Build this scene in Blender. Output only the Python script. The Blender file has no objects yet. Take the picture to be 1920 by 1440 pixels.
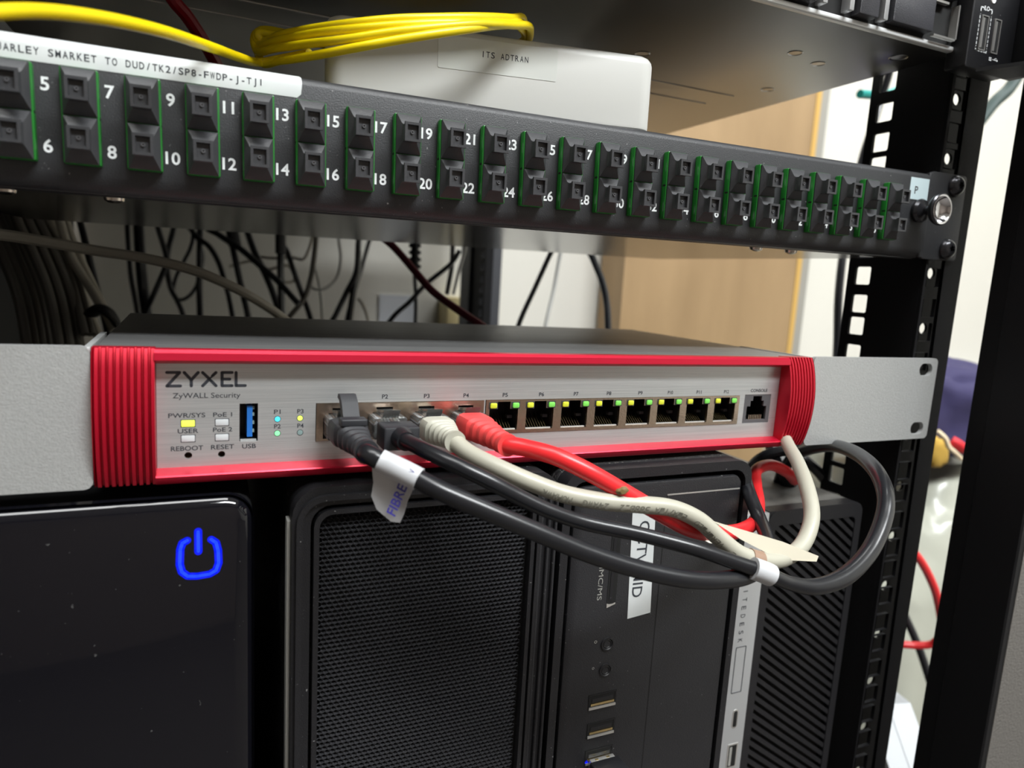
import bpy, math, random
from mathutils import Vector, Matrix
random.seed(7)
C = bpy.context.scene.collection
SC = bpy.context.scene
# ------------------------------------------------------------------ camera (millimetres: X right along the rack, Y into it, Z up)
YAW, PITCH, ROLL, FPX = 0.4214075, -0.1529357, 0.0574775, 1289.42
CAM = Vector((-119.254, -243.473, -40.975))
FW = Vector((math.sin(YAW)*math.cos(PITCH), math.cos(YAW)*math.cos(PITCH), math.sin(PITCH)))
_r0 = Vector((math.cos(YAW), -math.sin(YAW), 0)); _u0 = _r0.cross(FW)
RT = _r0*math.cos(ROLL)+_u0*math.sin(ROLL); UP = -_r0*math.sin(ROLL)+_u0*math.cos(ROLL)
cam_data = bpy.data.cameras.new('camera'); cam = bpy.data.objects.new('camera', cam_data); C.objects.link(cam)
cam_data.sensor_width = 36; cam_data.lens = FPX/1920*36; cam_data.clip_start = .005; cam_data.clip_end = 30
cam.matrix_world = Matrix(((RT.x, UP.x, -FW.x, CAM.x*.001), (RT.y, UP.y, -FW.y, CAM.y*.001), (RT.z, UP.z, -FW.z, CAM.z*.001), (0, 0, 0, 1)))
cam_data.dof.use_dof = True; cam_data.dof.focus_distance = .268; cam_data.dof.aperture_fstop = 10.5
SC.camera = cam
# ------------------------------------------------------------------ light
SC.view_settings.view_transform = 'Standard'; SC.view_settings.look = 'None'; SC.view_settings.gamma = 1
SC.view_settings.use_curve_mapping = False; SC.view_settings.exposure = 0.0
world = bpy.data.worlds.new('world'); SC.world = world; world.use_nodes = True
world.node_tree.nodes['Background'].inputs[0].default_value = (.9, .95, 1, 1); world.node_tree.nodes['Background'].inputs[1].default_value = .25
LIGHTS = [((620, -1150, 1480), (1200, 300), 72), ((-350, -470, 1480), (1200, 300), 11), ((1100, 300, 1480), (1200, 300), 14)]
for i, (p, s, w) in enumerate(LIGHTS):
    ld = bpy.data.lights.new('ceiling_light_source', 'AREA'); ld.shape = 'RECTANGLE'; ld.size = s[0]*.001; ld.size_y = s[1]*.001
    ld.energy = w; ld.color = (.95, .985, 1)
    lo = bpy.data.objects.new('ceiling_light_source', ld); C.objects.link(lo); lo.location = Vector(p)*.001

def ray(px, py): return FW+RT*((px-960)/FPX)-UP*((py-720)/FPX)
def P(px, py, d): return CAM+ray(px, py)*d                       # pixel + distance along the view axis -> point
def PY(px, py, y): r = ray(px, py); return CAM+r*((y-CAM.y)/r.y)  # pixel on a plane of constant depth
def PX(px, py, x): r = ray(px, py); return CAM+r*((x-CAM.x)/r.x)
def PZ(px, py, z): r = ray(px, py); return CAM+r*((z-CAM.z)/r.z)

# ------------------------------------------------------------------ materials
MATS = {}
def mat(name, col, rough=.5, metal=0, bump=None, spec=.5, emit=None, strength=1, trans=0, coat=0, dust=None, streak=None, var=None, alpha=1):
    if name in MATS: return MATS[name]
    m = bpy.data.materials.new(name); m.use_nodes = True; nt = m.node_tree; N = nt.nodes; L = nt.links
    b = N['Principled BSDF']; c = (*col, 1)
    b.inputs['Base Color'].default_value = c; b.inputs['Roughness'].default_value = rough; b.inputs['Metallic'].default_value = metal
    b.inputs['Specular IOR Level'].default_value = spec; b.inputs['Transmission Weight'].default_value = trans; b.inputs['Coat Weight'].default_value = coat
    b.inputs['Coat Roughness'].default_value = .05
    if alpha < 1: b.inputs['Alpha'].default_value = alpha
    if emit: b.inputs['Emission Color'].default_value = (*emit, 1); b.inputs['Emission Strength'].default_value = strength
    tc = None
    def coords(sc):
        nonlocal tc
        if tc is None: tc = N.new('ShaderNodeTexCoord')
        mp = N.new('ShaderNodeMapping'); mp.inputs['Scale'].default_value = sc; L.new(tc.outputs['Object'], mp.inputs[0]); return mp.outputs[0]
    def noise(sc, detail=3, k=1000):
        n = N.new('ShaderNodeTexNoise'); n.inputs['Scale'].default_value = 1; n.inputs['Detail'].default_value = detail
        L.new(coords(tuple(k*x for x in (sc if isinstance(sc, tuple) else (sc,)*3))), n.inputs['Vector']); return n.outputs[0]
    if bump:
        bp = N.new('ShaderNodeBump'); bp.inputs['Strength'].default_value = bump[1]; bp.inputs['Distance'].default_value = .0004
        L.new(noise(bump[0]), bp.inputs['Height']); L.new(bp.outputs[0], b.inputs['Normal'])
    src = None
    def mixin(fac, col2, amount=1):
        nonlocal src
        mx = N.new('ShaderNodeMix'); mx.data_type = 'RGBA'
        if src is None: mx.inputs[6].default_value = c
        else: L.new(src, mx.inputs[6])
        mx.inputs[7].default_value = (*col2, 1); L.new(fac, mx.inputs[0]); src = mx.outputs[2]; L.new(src, b.inputs['Base Color'])
    def ramp(o, a, z):
        r = N.new('ShaderNodeMapRange'); r.inputs[1].default_value = a; r.inputs[2].default_value = z; L.new(o, r.inputs[0]); return r.outputs[0]
    if var: mixin(ramp(noise(var[0], 4), .35, .65), var[1])
    if streak: mixin(ramp(noise(streak[0], 5), .3, .7), streak[1])
    if dust: mixin(ramp(noise(dust[0], 2), dust[1], dust[1]+.05), dust[2])
    MATS[name] = m; return m
M = {}
def defm(k, *a, **kw): M[k] = mat(k, *a, **kw)
defm('panel_black', (.026, .027, .030), .48, 0, bump=(2.2, .25), dust=(.9, .735, (.25, .25, .25)))
defm('tray_steel', (.13, .135, .14), .2, .9)
defm('ink_white', (.85, .87, .88), .5)
defm('ink_dark', (.035, .04, .05), .5)
defm('sticker', (.64, .665, .66), .35, var=(.08, (.60, .63, .63)))
defm('sticker_clear', (.74, .76, .72), .16, spec=.7)
defm('sticker_blue', (.62, .76, .80), .4)
defm('green_plastic', (.015, .21, .025), .3, trans=.1, spec=.6)
defm('cap_rubber', (.042, .043, .047), .42, bump=(1.2, .15))
defm('cap_hollow', (.09, .09, .095), .45)
defm('chrome', (.72, .72, .74), .13, 1)
defm('screw_black', (.05, .05, .055), .24, .7)
defm('screw_zinc', (.75, .68, .6), .2, 1)
defm('server_steel', (.50, .50, .49), .30, 1, bump=((.02, .9, .9), .05))
defm('server_lip', (.82, .84, .84), .35, .15)
defm('black_plastic', (.010, .010, .012), .42, bump=(3, .2), dust=(1.1, .74, (.2, .2, .2)))
defm('bay_plastic', (.045, .045, .052), .45, bump=(2.5, .5))
defm('rear_steel', (.035, .037, .045), .5)
defm('matt_black', (.006, .006, .007), .55, bump=(2.4, .3), spec=.3)
defm('rail_black', (.004, .004, .005), .58, bump=(2.0, .5), spec=.22)
defm('post_textured_lit', (.13, .122, .112), .5, bump=((.55, .55, .8), 1.0))  # black post: room light on its front face is put into the grey
defm('gloss_black', (.004, .004, .006), .05, dust=(.55, .745, (.06, .06, .06)))
defm('void', (.002, .002, .002), .8)
defm('red_metal', (.56, .008, .035), .33, .45, bump=((.2, 3, 3), .06))
defm('red_metal_rib', (.52, .006, .026), .36, .45)
defm('silver_brushed', (.66, .675, .675), .38, .65, bump=((.06, 4.5, 4.5), .14), streak=((.03, 3.2, 3.2), (.54, .56, .565)))
defm('silver_powder', (.54, .55, .545), .46, .5, bump=(1.8, .4), var=(.9, (.50, .51, .505)))
defm('case_grey', (.27, .27, .27), .42, .6, bump=((.08, 2.5, 2.5), .15), streak=((.02, .4, .4), (.2, .2, .2)))
defm('shield_metal', (.62, .50, .40), .26, 1, bump=(1.2, .1))
defm('port_black', (.014, .014, .016), .35)
defm('pin_gold', (.8, .62, .3), .25, 1)
defm('led_yellow', (.55, .62, .05), .3, emit=(.72, .72, .02), strength=.25)
defm('led_green', (.18, .62, .10), .3, emit=(.25, .8, .12), strength=.25)
defm('led_power', (.6, .7, .1), .4, emit=(.78, .92, .06), strength=.9)
defm('led_cyan', (.1, .6, .7), .4, emit=(.03, .62, .85), strength=.9)
defm('led_lit_green', (.2, .7, .3), .4, emit=(.25, .92, .38), strength=.8)
defm('led_lime', (.6, .7, .1), .4, emit=(.65, .9, .15), strength=.8)
defm('led_off', (.24, .34, .33), .4)
defm('window_off', (.58, .61, .62), .35)
defm('usb_blue', (.02, .16, .55), .35)
defm('usb_steel', (.72, .71, .68), .3, .8)
defm('white_plastic', (.68, .68, .645), .42)
defm('base_grey', (.38, .38, .37), .5)
defm('yellow_jacket', (.86, .66, .002), .33)
defm('red_jacket', (.80, .025, .03), .33)
defm('red_boot', (.78, .06, .06), .5)
defm('maroon_jacket', (.16, .012, .03), .5)
defm('dark_red_jacket', (.36, .01, .02), .4)
defm('black_jacket', (.012, .0125, .015), .28)
defm('black_boot', (.022, .023, .027), .5)
defm('grey_jacket', (.43, .415, .34), .4)
defm('grey_boot', (.46, .45, .375), .5)
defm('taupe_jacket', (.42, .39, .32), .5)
defm('brown_shaded_jacket', (.10, .09, .075), .55)  # darker taupe: shade of the left bundle put into colour; also one brownish cable
defm('light_jacket', (.42, .42, .40), .5)
defm('teal_jacket', (.0, .30, .26), .4)
defm('dark_teal_jacket', (.03, .06, .055), .4)
defm('clear_plug', (.78, .80, .80), .06, trans=.93, spec=.5)
defm('print_grey', (.20, .195, .16), .5)
defm('flag_white', (.54, .55, .57), .35)
defm('flag_cream', (.52, .48, .38), .4)
defm('tape_brown', (.30, .19, .13), .4)
defm('residue', (.16, .11, .035), .45)
defm('pen_blue', (.035, .03, .28), .5)
defm('dark_grey_panel', (.0105, .0105, .0125), .48, bump=(2.0, .35), dust=(.75, .715, (.22, .22, .22)))
defm('dusty_black', (.016, .016, .017), .55, bump=(2.0, .6), dust=(1.1, .60, (.14, .13, .12)))
defm('mesh_black', (.085, .085, .092), .22, .55)
defm('strip_silver', (.55, .56, .57), .42, .6)
defm('trim_grey', (.45, .45, .42), .4, .4)
defm('hp_top', (.11, .105, .095), .5, bump=(1.5, .4), var=(.12, (.075, .073, .068)))
defm('led_blue', (.0, .0, .1), .3, emit=(.004, .014, .85), strength=1)
defm('led_blue_core', (.0, .01, .1), .3, emit=(.02, .075, 1.0), strength=1)
defm('wall_paint', (.765, .745, .68), .7, bump=(.3, .05))
defm('wall_brown', (.2, .165, .14), .7)
defm('wood', (.42, .28, .145), .5, streak=((.012, .012, .0025), (.31, .20, .098)))
defm('wood_edge', (.62, .38, .10), .5)
defm('strip_grey', (.33, .32, .29), .5)
defm('socket_beige', (.62, .52, .28), .5)
defm('paper', (.74, .77, .83), .7)
defm('purple_cloth', (.03, .025, .085), .85, bump=(.5, .6))
defm('mustard_cloth', (.5, .31, .05), .8)
defm('cream_strap', (.75, .62, .42), .7)
defm('red_cloth', (.7, .02, .03), .6)
defm('bag_plastic', (.60, .61, .52), .25, trans=.15, bump=((.06, .06, .12), .6))
defm('trunk_white', (.42, .44, .46), .4)
defm('floor_grey', (.09, .078, .07), .6)
defm('ceiling_white', (.8, .8, .78), .8)
defm('lamp_diffuser', (1, 1, 1), .5, emit=(1, .98, .94), strength=6)

# ------------------------------------------------------------------ mesh builder (millimetres)
_TXT = {}
def textmesh(s, bold=0):
    k = (s, bold)
    if k not in _TXT:
        cu = bpy.data.curves.new('t', 'FONT'); cu.body = s; cu.size = 1; cu.offset = bold; cu.resolution_u = 3
        ob = bpy.data.objects.new('t', cu); me = bpy.data.meshes.new_from_object(ob)
        vs = [v.co.copy() for v in me.vertices]; fs = [tuple(p.vertices) for p in me.polygons]
        bpy.data.objects.remove(ob); bpy.data.curves.remove(cu); bpy.data.meshes.remove(me)
        _TXT[k] = (vs, fs)
    return _TXT[k]
class B:
    def __init__(s): s.v = []; s.f = []; s.m = []
    def add(s, vs, fs, m=0):
        o = len(s.v); s.v += [Vector(v) for v in vs]; s.f += [tuple(i+o for i in f) for f in fs]; s.m += [m]*len(fs); return s
    def box(s, x0, x1, y0, y1, z0, z1, m=0):
        return s.add([(x, y, z) for x in (x0, x1) for y in (y0, y1) for z in (z0, z1)],
                     [(0, 1, 3, 2), (4, 6, 7, 5), (0, 4, 5, 1), (2, 3, 7, 6), (0, 2, 6, 4), (1, 5, 7, 3)], m)
    def loft(s, rings, m=0, cap=True, close=False):
        n = len(rings[0]); fs = []
        for i in range(len(rings)-(0 if close else 1)):
            a = i*n; b = ((i+1) % len(rings))*n
            fs += [(a+j, a+(j+1) % n, b+(j+1) % n, b+j) for j in range(n)]
        if cap and not close: fs += [tuple(range(n))[::-1], tuple(range((len(rings)-1)*n, len(rings)*n))]
        return s.add([p for r in rings for p in r], fs, m)
    def rbox(s, x0, x1, y0, y1, z0, z1, r=1, c=.3, axis='y', m=0, seg=4):
        # rounded rectangle across `axis`, chamfer c at both ends
        lo, hi = [x0, y0, z0], [x1, y1, z1]; ax = 'xyz'.index(axis); u, w = [(1, 2), (0, 2), (0, 1)][ax]
        def ring(inset, a):
            out = []; rr = max(r-inset, .001) if r > 0 else 0
            for (su, sw, st) in ((1, 1, 0), (-1, 1, 1), (-1, -1, 2), (1, -1, 3)):
                cu = (hi[u]-inset-rr) if su > 0 else (lo[u]+inset+rr); cw = (hi[w]-inset-rr) if sw > 0 else (lo[w]+inset+rr)
                for k in range(seg+1 if r > 0 else 1):
                    t = (st+k/seg)*math.pi/2; p = [0, 0, 0]; p[ax] = a; p[u] = cu+rr*math.cos(t); p[w] = cw+rr*math.sin(t); out.append(p)
            return out
        a0, a1 = lo[ax], hi[ax]
        rings = [ring(c, a0), ring(c*.3, a0+c*.3), ring(0, a0+c), ring(0, a1-c), ring(c*.3, a1-c*.3), ring(c, a1)] if c > 0 else [ring(0, a0), ring(0, a1)]
        return s.loft(rings, m)
    def prism(s, poly, axis, a0, a1, m=0):
        ax = 'xyz'.index(axis); u, w = [(1, 2), (0, 2), (0, 1)][ax]
        def ring(a):
            out = []
            for q in poly:
                p = [0, 0, 0]; p[ax] = a; p[u] = q[0]; p[w] = q[1]; out.append(p)
            return out
        return s.loft([ring(a0), ring(a1)], m)
    def lathe(s, prof, center, axis='y', m=0, seg=24, rot=0, cap=True):
        # prof: (radius, offset along axis); closed with fans where radius is tiny
        ax = 'xyz'.index(axis); u, w = [(1, 2), (0, 2), (0, 1)][ax]; rings = []
        for r, h in prof:
            ring = []
            for k in range(seg):
                t = rot+2*math.pi*k/seg; rr = r(t) if callable(r) else r; p = list(center); p[ax] += h; p[u] += rr*math.cos(t); p[w] += rr*math.sin(t); ring.append(p)
            rings.append(ring)
        return s.loft(rings, m, cap)
    def plate(s, outer, holes, y0, y1, m=0):
        # plate in XZ with holes, between y0 and y1 (polygons as (x, z) lists)
        cu = bpy.data.curves.new('p', 'CURVE'); cu.dimensions = '2D'; cu.fill_mode = 'BOTH'; cu.extrude = abs(y1-y0)/2
        for pl in [outer]+holes:
            sp = cu.splines.new('POLY'); sp.points.add(len(pl)-1); sp.use_cyclic_u = True
            for i, q in enumerate(pl): sp.points[i].co = (q[0], q[1], 0, 1)
        ob = bpy.data.objects.new('p', cu); me = bpy.data.meshes.new_from_object(ob); ym = (y0+y1)/2
        s.add([(v.co.x, ym-v.co.z, v.co.y) for v in me.vertices], [tuple(p.vertices) for p in me.polygons], m)
        bpy.data.objects.remove(ob); bpy.data.curves.remove(cu); bpy.data.meshes.remove(me); return s
    def text(s, st, pos, h, w=None, xd=(1, 0, 0), yd=(0, 0, 1), m=0, bold=0, anchor='c', shear=0):
        vs, fs = textmesh(st, bold); xs = [v.x for v in vs]; x0, x1 = min(xs), max(xs); k = h/.69
        kx = k if w is None else w/(x1-x0); ox = {'c': (x0+x1)/2, 'l': x0, 'r': x1}[anchor]; oy = .345 if anchor == 'c' else 0
        pos = Vector(pos); xd = Vector(xd); yd = Vector(yd)
        return s.add([pos+xd*((v.x-ox)*kx+shear*(v.y-oy)*k)+yd*((v.y-oy)*k) for v in vs], fs, m)
    def stroke(s, pts, w, y, m=0, seg=8):
        # flat rounded stroke in XZ at depth y
        for a, b in zip(pts[:-1], pts[1:]):
            dx, dz = b[0]-a[0], b[1]-a[1]; l = math.hypot(dx, dz) or 1; nx, nz = -dz/l*w/2, dx/l*w/2
            s.add([(a[0]+nx, y, a[1]+nz), (a[0]-nx, y, a[1]-nz), (b[0]-nx, y, b[1]-nz), (b[0]+nx, y, b[1]+nz)], [(0, 1, 2, 3)], m)
        for a in pts:
            s.add([(a[0]+w/2*math.cos(2*math.pi*k/12), y, a[1]+w/2*math.sin(2*math.pi*k/12)) for k in range(12)], [tuple(range(12))[::-1]], m)
        return s
    def disc(s, x, z, r, y, m=0, seg=20):
        return s.add([(x+r*math.cos(2*math.pi*k/seg), y, z+r*math.sin(2*math.pi*k/seg)) for k in range(seg)], [tuple(range(seg))[::-1]], m)
    def tube(s, path, r, m=0, seg=12, flat=1, close=False):
        fr = frames(path); rings = []
        for i, (p, t, n, b) in enumerate(fr):
            rr = r(i/(len(fr)-1)) if callable(r) else r
            rings.append([p+n*(rr*math.cos(2*math.pi*k/seg))+b*(rr*flat*math.sin(2*math.pi*k/seg)) for k in range(seg)])
        return s.loft(rings, m, cap=not close, close=close)
    def cavity(s, x0, x1, z0, z1, y0, depth, m=0):
        # open-front pocket
        y1 = y0+depth
        return s.add([(x0, y0, z0), (x1, y0, z0), (x1, y0, z1), (x0, y0, z1), (x0, y1, z0), (x1, y1, z0), (x1, y1, z1), (x0, y1, z1)],
                     [(0, 1, 5, 4), (1, 2, 6, 5), (2, 3, 7, 6), (3, 0, 4, 7), (4, 5, 6, 7)], m)
    def sheet(s, pts, off, m=0):
        # polygon sheet with thickness given by vector off
        off = Vector(off); return s.loft([[Vector(p) for p in pts], [Vector(p)+off for p in pts]], m)
def spline(pts, n=10, close=False):
    pts = [Vector(p) for p in pts]; out = []; L = len(pts)
    rng = range(L) if close else range(L-1)
    for i in rng:
        if close: p0, p1, p2, p3 = pts[i-1], pts[i], pts[(i+1) % L], pts[(i+2) % L]
        else: p1, p2 = pts[i], pts[i+1]; p0 = pts[i-1] if i else p1*2-p2; p3 = pts[i+2] if i+2 < L else p2*2-p1
        for k in range(n):
            t = k/n; out.append(.5*((2*p1)+(p2-p0)*t+(2*p0-5*p1+4*p2-p3)*t*t+(3*p1-p0-3*p2+p3)*t**3))
    if not close: out.append(pts[-1])
    return out
def frames(path):
    out = []; n = None
    for i, p in enumerate(path):
        t = (path[min(i+1, len(path)-1)]-path[max(i-1, 0)]).normalized()
        if n is None: n = t.orthogonal().normalized() if abs(t.z) > .95 else t.cross(Vector((0, 0, 1))).normalized()
        else: n = (n-t*n.dot(t)).normalized()
        out.append((p, t, n, t.cross(n)))
    return out
def rrect(x0, x1, z0, z1, r=0, seg=5):
    if r <= 0: return [(x1, z1), (x0, z1), (x0, z0), (x1, z0)]
    o = []
    for cx, cz, st in ((x1-r, z1-r, 0), (x0+r, z1-r, 1), (x0+r, z0+r, 2), (x1-r, z0+r, 3)):
        for k in range(seg+1): t = (st+k/seg)*math.pi/2; o.append((cx+r*math.cos(t), cz+r*math.sin(t)))
    return o
def circ(x, z, r, seg=18): return [(x+r*math.cos(2*math.pi*k/seg), z+r*math.sin(2*math.pi*k/seg)) for k in range(seg)]

# ------------------------------------------------------------------ objects
ROOTLOC = {}
def mesh_of(b, name, mats, off=Vector((0, 0, 0)), angle=32):
    me = bpy.data.meshes.new(name)
    me.from_pydata([tuple((v-off)*.001) for v in b.v], [], b.f)
    for k in (mats if isinstance(mats, (list, tuple)) else [mats]): me.materials.append(M[k])
    me.polygons.foreach_set('material_index', b.m); me.validate()
    import bmesh
    bm = bmesh.new(); bm.from_mesh(me); bmesh.ops.recalc_face_normals(bm, faces=bm.faces); bm.to_mesh(me); bm.free()
    me.polygons.foreach_set('use_smooth', [True]*len(me.polygons)); me.set_sharp_from_angle(angle=math.radians(angle))
    return me
def tag(o, label, cat, group=None, kind=None):
    if label: o['label'] = label
    if cat: o['category'] = cat
    if group: o['group'] = group
    if kind: o['kind'] = kind
    return o
def thing(name, label, cat, loc=(0, 0, 0), rot=(0, 0, 0), group=None):
    o = bpy.data.objects.new(name, None); C.objects.link(o); o.empty_display_size = .01
    o.location = Vector(loc)*.001; o.rotation_euler = rot; ROOTLOC[o.name] = Vector(loc)
    return tag(o, label, cat, group)
def part(name, b, mats, parent, world=False, label=None, loc=None, angle=32):
    # vertices are local to the thing; world=True: the thing is unrotated and the vertices are given in rack coordinates
    off = Vector(loc) if loc is not None else Vector((0, 0, 0))
    if world: off = ROOTLOC[parent.name] if parent.name in ROOTLOC else Vector((0, 0, 0))
    me = mesh_of(b, name, mats, off, angle); o = bpy.data.objects.new(name, me); C.objects.link(o); o.parent = parent
    if loc is not None and not world: o.location = off*.001
    if world: ROOTLOC[o.name] = off
    if label: o['label'] = label
    return o
def solo(name, b, mats, label, cat, group=None, kind=None, angle=32):
    xs, ys, zs = zip(*[tuple(v) for v in b.v]); off = Vector(((min(xs)+max(xs))/2, (min(ys)+max(ys))/2, min(zs)))
    o = bpy.data.objects.new(name, mesh_of(b, name, mats, off, angle)); C.objects.link(o); o.location = off*.001
    return tag(o, label, cat, group, kind)
def struct(name, b, mats): return solo(name, b, mats, None, None, kind='structure')
def dup(o, parent):
    c = o.copy(); C.objects.link(c); c.parent = parent; return c

# ================================================================== the room
RX0, RX1, RY0, RY1, RZ0, RZ1 = -1700, 2100, -2800, 780, -900, 1560
struct('floor', B().box(RX0, RX1, RY0, RY1, RZ0-40, RZ0), 'floor_grey')
struct('ceiling', B().box(RX0, RX1, RY0, RY1, RZ1, RZ1+40), 'ceiling_white')
struct('wall_back', B().box(RX0, RX1, RY1, RY1+60, RZ0, RZ1), 'wall_paint')
struct('wall_front', B().box(RX0, RX1, RY0-60, RY0, RZ0, RZ1), 'wall_brown')
struct('wall_left', B().box(RX0-60, RX0, RY0, RY1, RZ0, RZ1), 'wall_brown')
struct('wall_right', B().box(RX1, RX1+60, RY0, RY1, RZ0, RZ1), 'wall_paint')
for i, (p, s, w) in enumerate(LIGHTS):
    t = thing('ceiling_light', ['ceiling light panel above the front of the rack', 'ceiling light panel over the aisle left of the rack', 'ceiling light panel over the rear right of the rack'][i], 'ceiling light', (p[0], p[1], 1500), group='ceiling light panels')
    part('housing', B().rbox(-s[0]/2-20, s[0]/2+20, -s[1]/2-20, s[1]/2+20, 12, 60, 6, 3, 'z'), 'trunk_white', t)
    part('diffuser', B().box(-s[0]/2, s[0]/2, -s[1]/2, s[1]/2, 2, 11.5), 'lamp_diffuser', t)

# ================================================================== rack posts and rails
HB = [-50.6+44.45*k for k in range(-17, 20)]
HOLES = sorted(b+o for b in HB for o in (6.35, 22.225, 38.1))
def rail(x0, y0, z0, z1, name, label, group, mirror=1, zvis=(-420, 180)):
    # front flange at y0 facing the camera, side web running into the rack on its inner edge
    t = thing(name, label, 'rack rail', (x0, y0, z0), group=group)
    hs = [z for z in HOLES if zvis[0] < z < zvis[1]]; zz = lambda z: z-z0
    fl = B().plate(rrect(0, 28.5, 0, z1-z0), [rrect(2.0, 11.8, zz(z)-4.85, zz(z)+4.85, .6, 2) for z in hs], 0, 2)
    part('flange', fl, 'rail_black', t)
    b = B(); wb = B().plate(rrect(2, 47.5, 0, z1-z0), [rrect(32.3, 42.5, zz(z)-5, zz(z)+5, 1, 2) for z in hs], 0, 1.8)
    b.add([(v.y-.2, v.x*mirror+(0 if mirror > 0 else 2), v.z) for v in wb.v], wb.f)
    part('web', b, 'rail_black', t)
    if mirror < 0: part('channel', B().rbox(-4, 41.5, 2.2, 38, 0, z1-z0, 0, .6, 'z').rbox(29, 41.5, .2, 2.1, 0, z1-z0, 0, .2, 'z'), 'rear_steel', t)
    if mirror > 0:
        r0 = [z for z in [-25.4+30.45*k for k in range(-13, 6)]]
        b = B().plate(rrect(1.6, 36, 0, z1-z0), [circ(23.2, zz(z), 3.1) for z in r0], 13, 14.5)
        part('inner_strip', b, 'rail_black', t)
rail(222.6, 2.6, RZ0, 258, 'rack_rail', 'black front rack rail with square mounting holes right of the red framed appliance', 'rack rails')
rail(209.5, 640, RZ0, 258, 'rack_rail', 'black rear rack rail standing far behind in front of the white wall', 'rack rails', -1)
t = thing('rack_cabinet', 'black rack cabinet, its broad corner post filling the right edge', 'rack cabinet', (262, -43, RZ0))
po = part('corner_post', B().prism([(0, 36), (0, 27), (-1.4, 26), (-1.4, .8), (-.6, 0), (3, 0), (3, 36)], 'z', 0, 1160), 'matt_black', t)
part('front_face', B().rbox(3.2, 60, -.3, 3, 0, 1160, 0, .3, 'z'), 'post_textured_lit', po, label='textured front face of the post, coloured grey as if lit')
part('side_panel', B().rbox(-534, -530, 43, 808, 0, 1160, 0, .5, 'z').box(-529.9, -525, 41, 45, 0, 1160), 'matt_black', t)
part('shade_roof', B().rbox(-534, -60, 20, 780, 1160.5, 1166, 0, .5, 'z'), 'matt_black', t)  # added unseen roof, sized to shade the left of the back wall
solo('rack_shelf', B().rbox(-238, 220, -10, 600, -462, -458, 2, .5, 'z'), 'matt_black', 'black rack shelf under the four desktop computers', 'shelf')

# ================================================================== fibre patch panel
PR = .0105
pp = thing('fibre_patch_bay', 'black 48 port fibre patch panel with capped green adapters, white address label on top edge', 'patch panel', (0, 0, 0), (0, -PR, 0))
face = B()
prof = [(8, 20.4), (3, 20.4), (1.2, 19.9), (0, 18.9), (-.5, 17.4), (-.5, -16.2), (-.1, -18.4), (1.0, -20.2), (2.6, -21.4), (5, -21.9), (8, -21.9)]
face.prism(prof, 'x', -213, 213.2, 0)
X24, PITCH_X, ZC = 184.55, 16.0244, -.81
cols = [(k, X24-(24-k)*PITCH_X) for k in range(1, 25)]
for k, x in cols:
    for n, z in ((2*k-1, 7.6), (2*k, -9.4)):
        face.text(str(n), (x-8.6 if n > 9 else x-8.8, -.58, z), 3.5, None, m=1, bold=.022)
part('front_panel', face, ['panel_black', 'ink_white'], pp)
part('mounting_ear', B().rbox(213.6, 241.3, .3, 2.2, -21.7, 21.6, 2.2, .35, 'y').rbox(212.2, 215.2, -.2, 2.4, -21, 20.6, .8, .3, 'z'), 'panel_black', pp)
part('mounting_ear', B().rbox(-241.3, -213.4, .3, 2.2, -21.7, 21.6, 2.2, .35, 'y'), 'panel_black', pp)
tr = B().box(-211, 213, 3, 225, -21.6, -20.6).box(-211, 213, 8, 225, 19.4, 20.4).box(-211, -210, 8, 225, -20.6, 19.4).box(212, 213, 8, 225, -20.6, 19.4).box(-210, 212, 224, 225, -20.6, 19.4)
part('tray', tr, 'tray_steel', pp)
ad0 = cap0 = None
for k, x in cols:
    if ad0 is None:
        b = B(); b.rbox(-4.75, 4.75, -3.5, -.4, -13.3, 13.3, .5, .35, 'y', 0, 2)
        b.box(-4.77, -4.6, -3.3, -1.4, -.35, .35, 1).box(4.6, 4.77, -3.3, -1.4, -.35, .35, 1)
        ad0 = part('adapter', b, ['green_plastic', 'void'], pp, loc=None); ad = ad0
        b = B()
        def sq(w, h, y, zo=0): return [(-w, y, -h+zo), (w, y, -h+zo), (w, y, h+zo), (-w, y, h+zo)]
        b.loft([sq(4.3, 6.45, -3.4), sq(4.3, 6.45, -4.1), sq(4.15, 6.3, -4.3), sq(2.75, 3.3, -5.5), sq(2.35, 2.75, -6.2), sq(2.3, 2.7, -7.6), sq(2.75, 3.1, -8.8), sq(2.8, 3.15, -9.7), sq(2.72, 3.07, -9.8), sq(1.9, 2.25, -9.8), sq(1.8, 2.1, -8.6)], 0)
        b.lathe([(.6, -8.6), (.6, -9.0), (.3, -9.0), (.22, -8.7)], (0, 0, 0), m=1, seg=10)
        cap0 = part('dust_cap', b, ['cap_rubber', 'cap_hollow'], ad0); caps = [cap0, dup(cap0, ad0)]
    else:
        ad = dup(ad0, pp); caps = [dup(cap0, ad), dup(cap0, ad)]
    ad.location = Vector((x, 0, ZC))*.001
    for c, z in zip(caps, (6.6, -6.6)): c.location = Vector((random.uniform(-.12, .12), 0, z))*.001
lab = B().add([(-240, -.62, 13.0), (-91.9, -.62, 13.4), (-90.7, -.62, 14.6), (-90.4, -.62, 17.4), (-90.4, -.15, 18.8), (-90.5, .9, 20.0), (-91, 2.2, 20.62), (-240, 2.2, 20.62), (-240, .9, 20.0), (-240, -.15, 18.8), (-240, -.62, 17.4)],
              [(0, 1, 2, 3, 10), (10, 3, 4, 9), (9, 4, 5, 8), (8, 5, 6, 7)], 0)
s = 'UARLEY SMARKET TO DUD/TK2/SP8-FWDP-J-TJ1'
xp = -171.1
pitch = (-102.9+171.1)/(len(s)-1)
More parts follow.
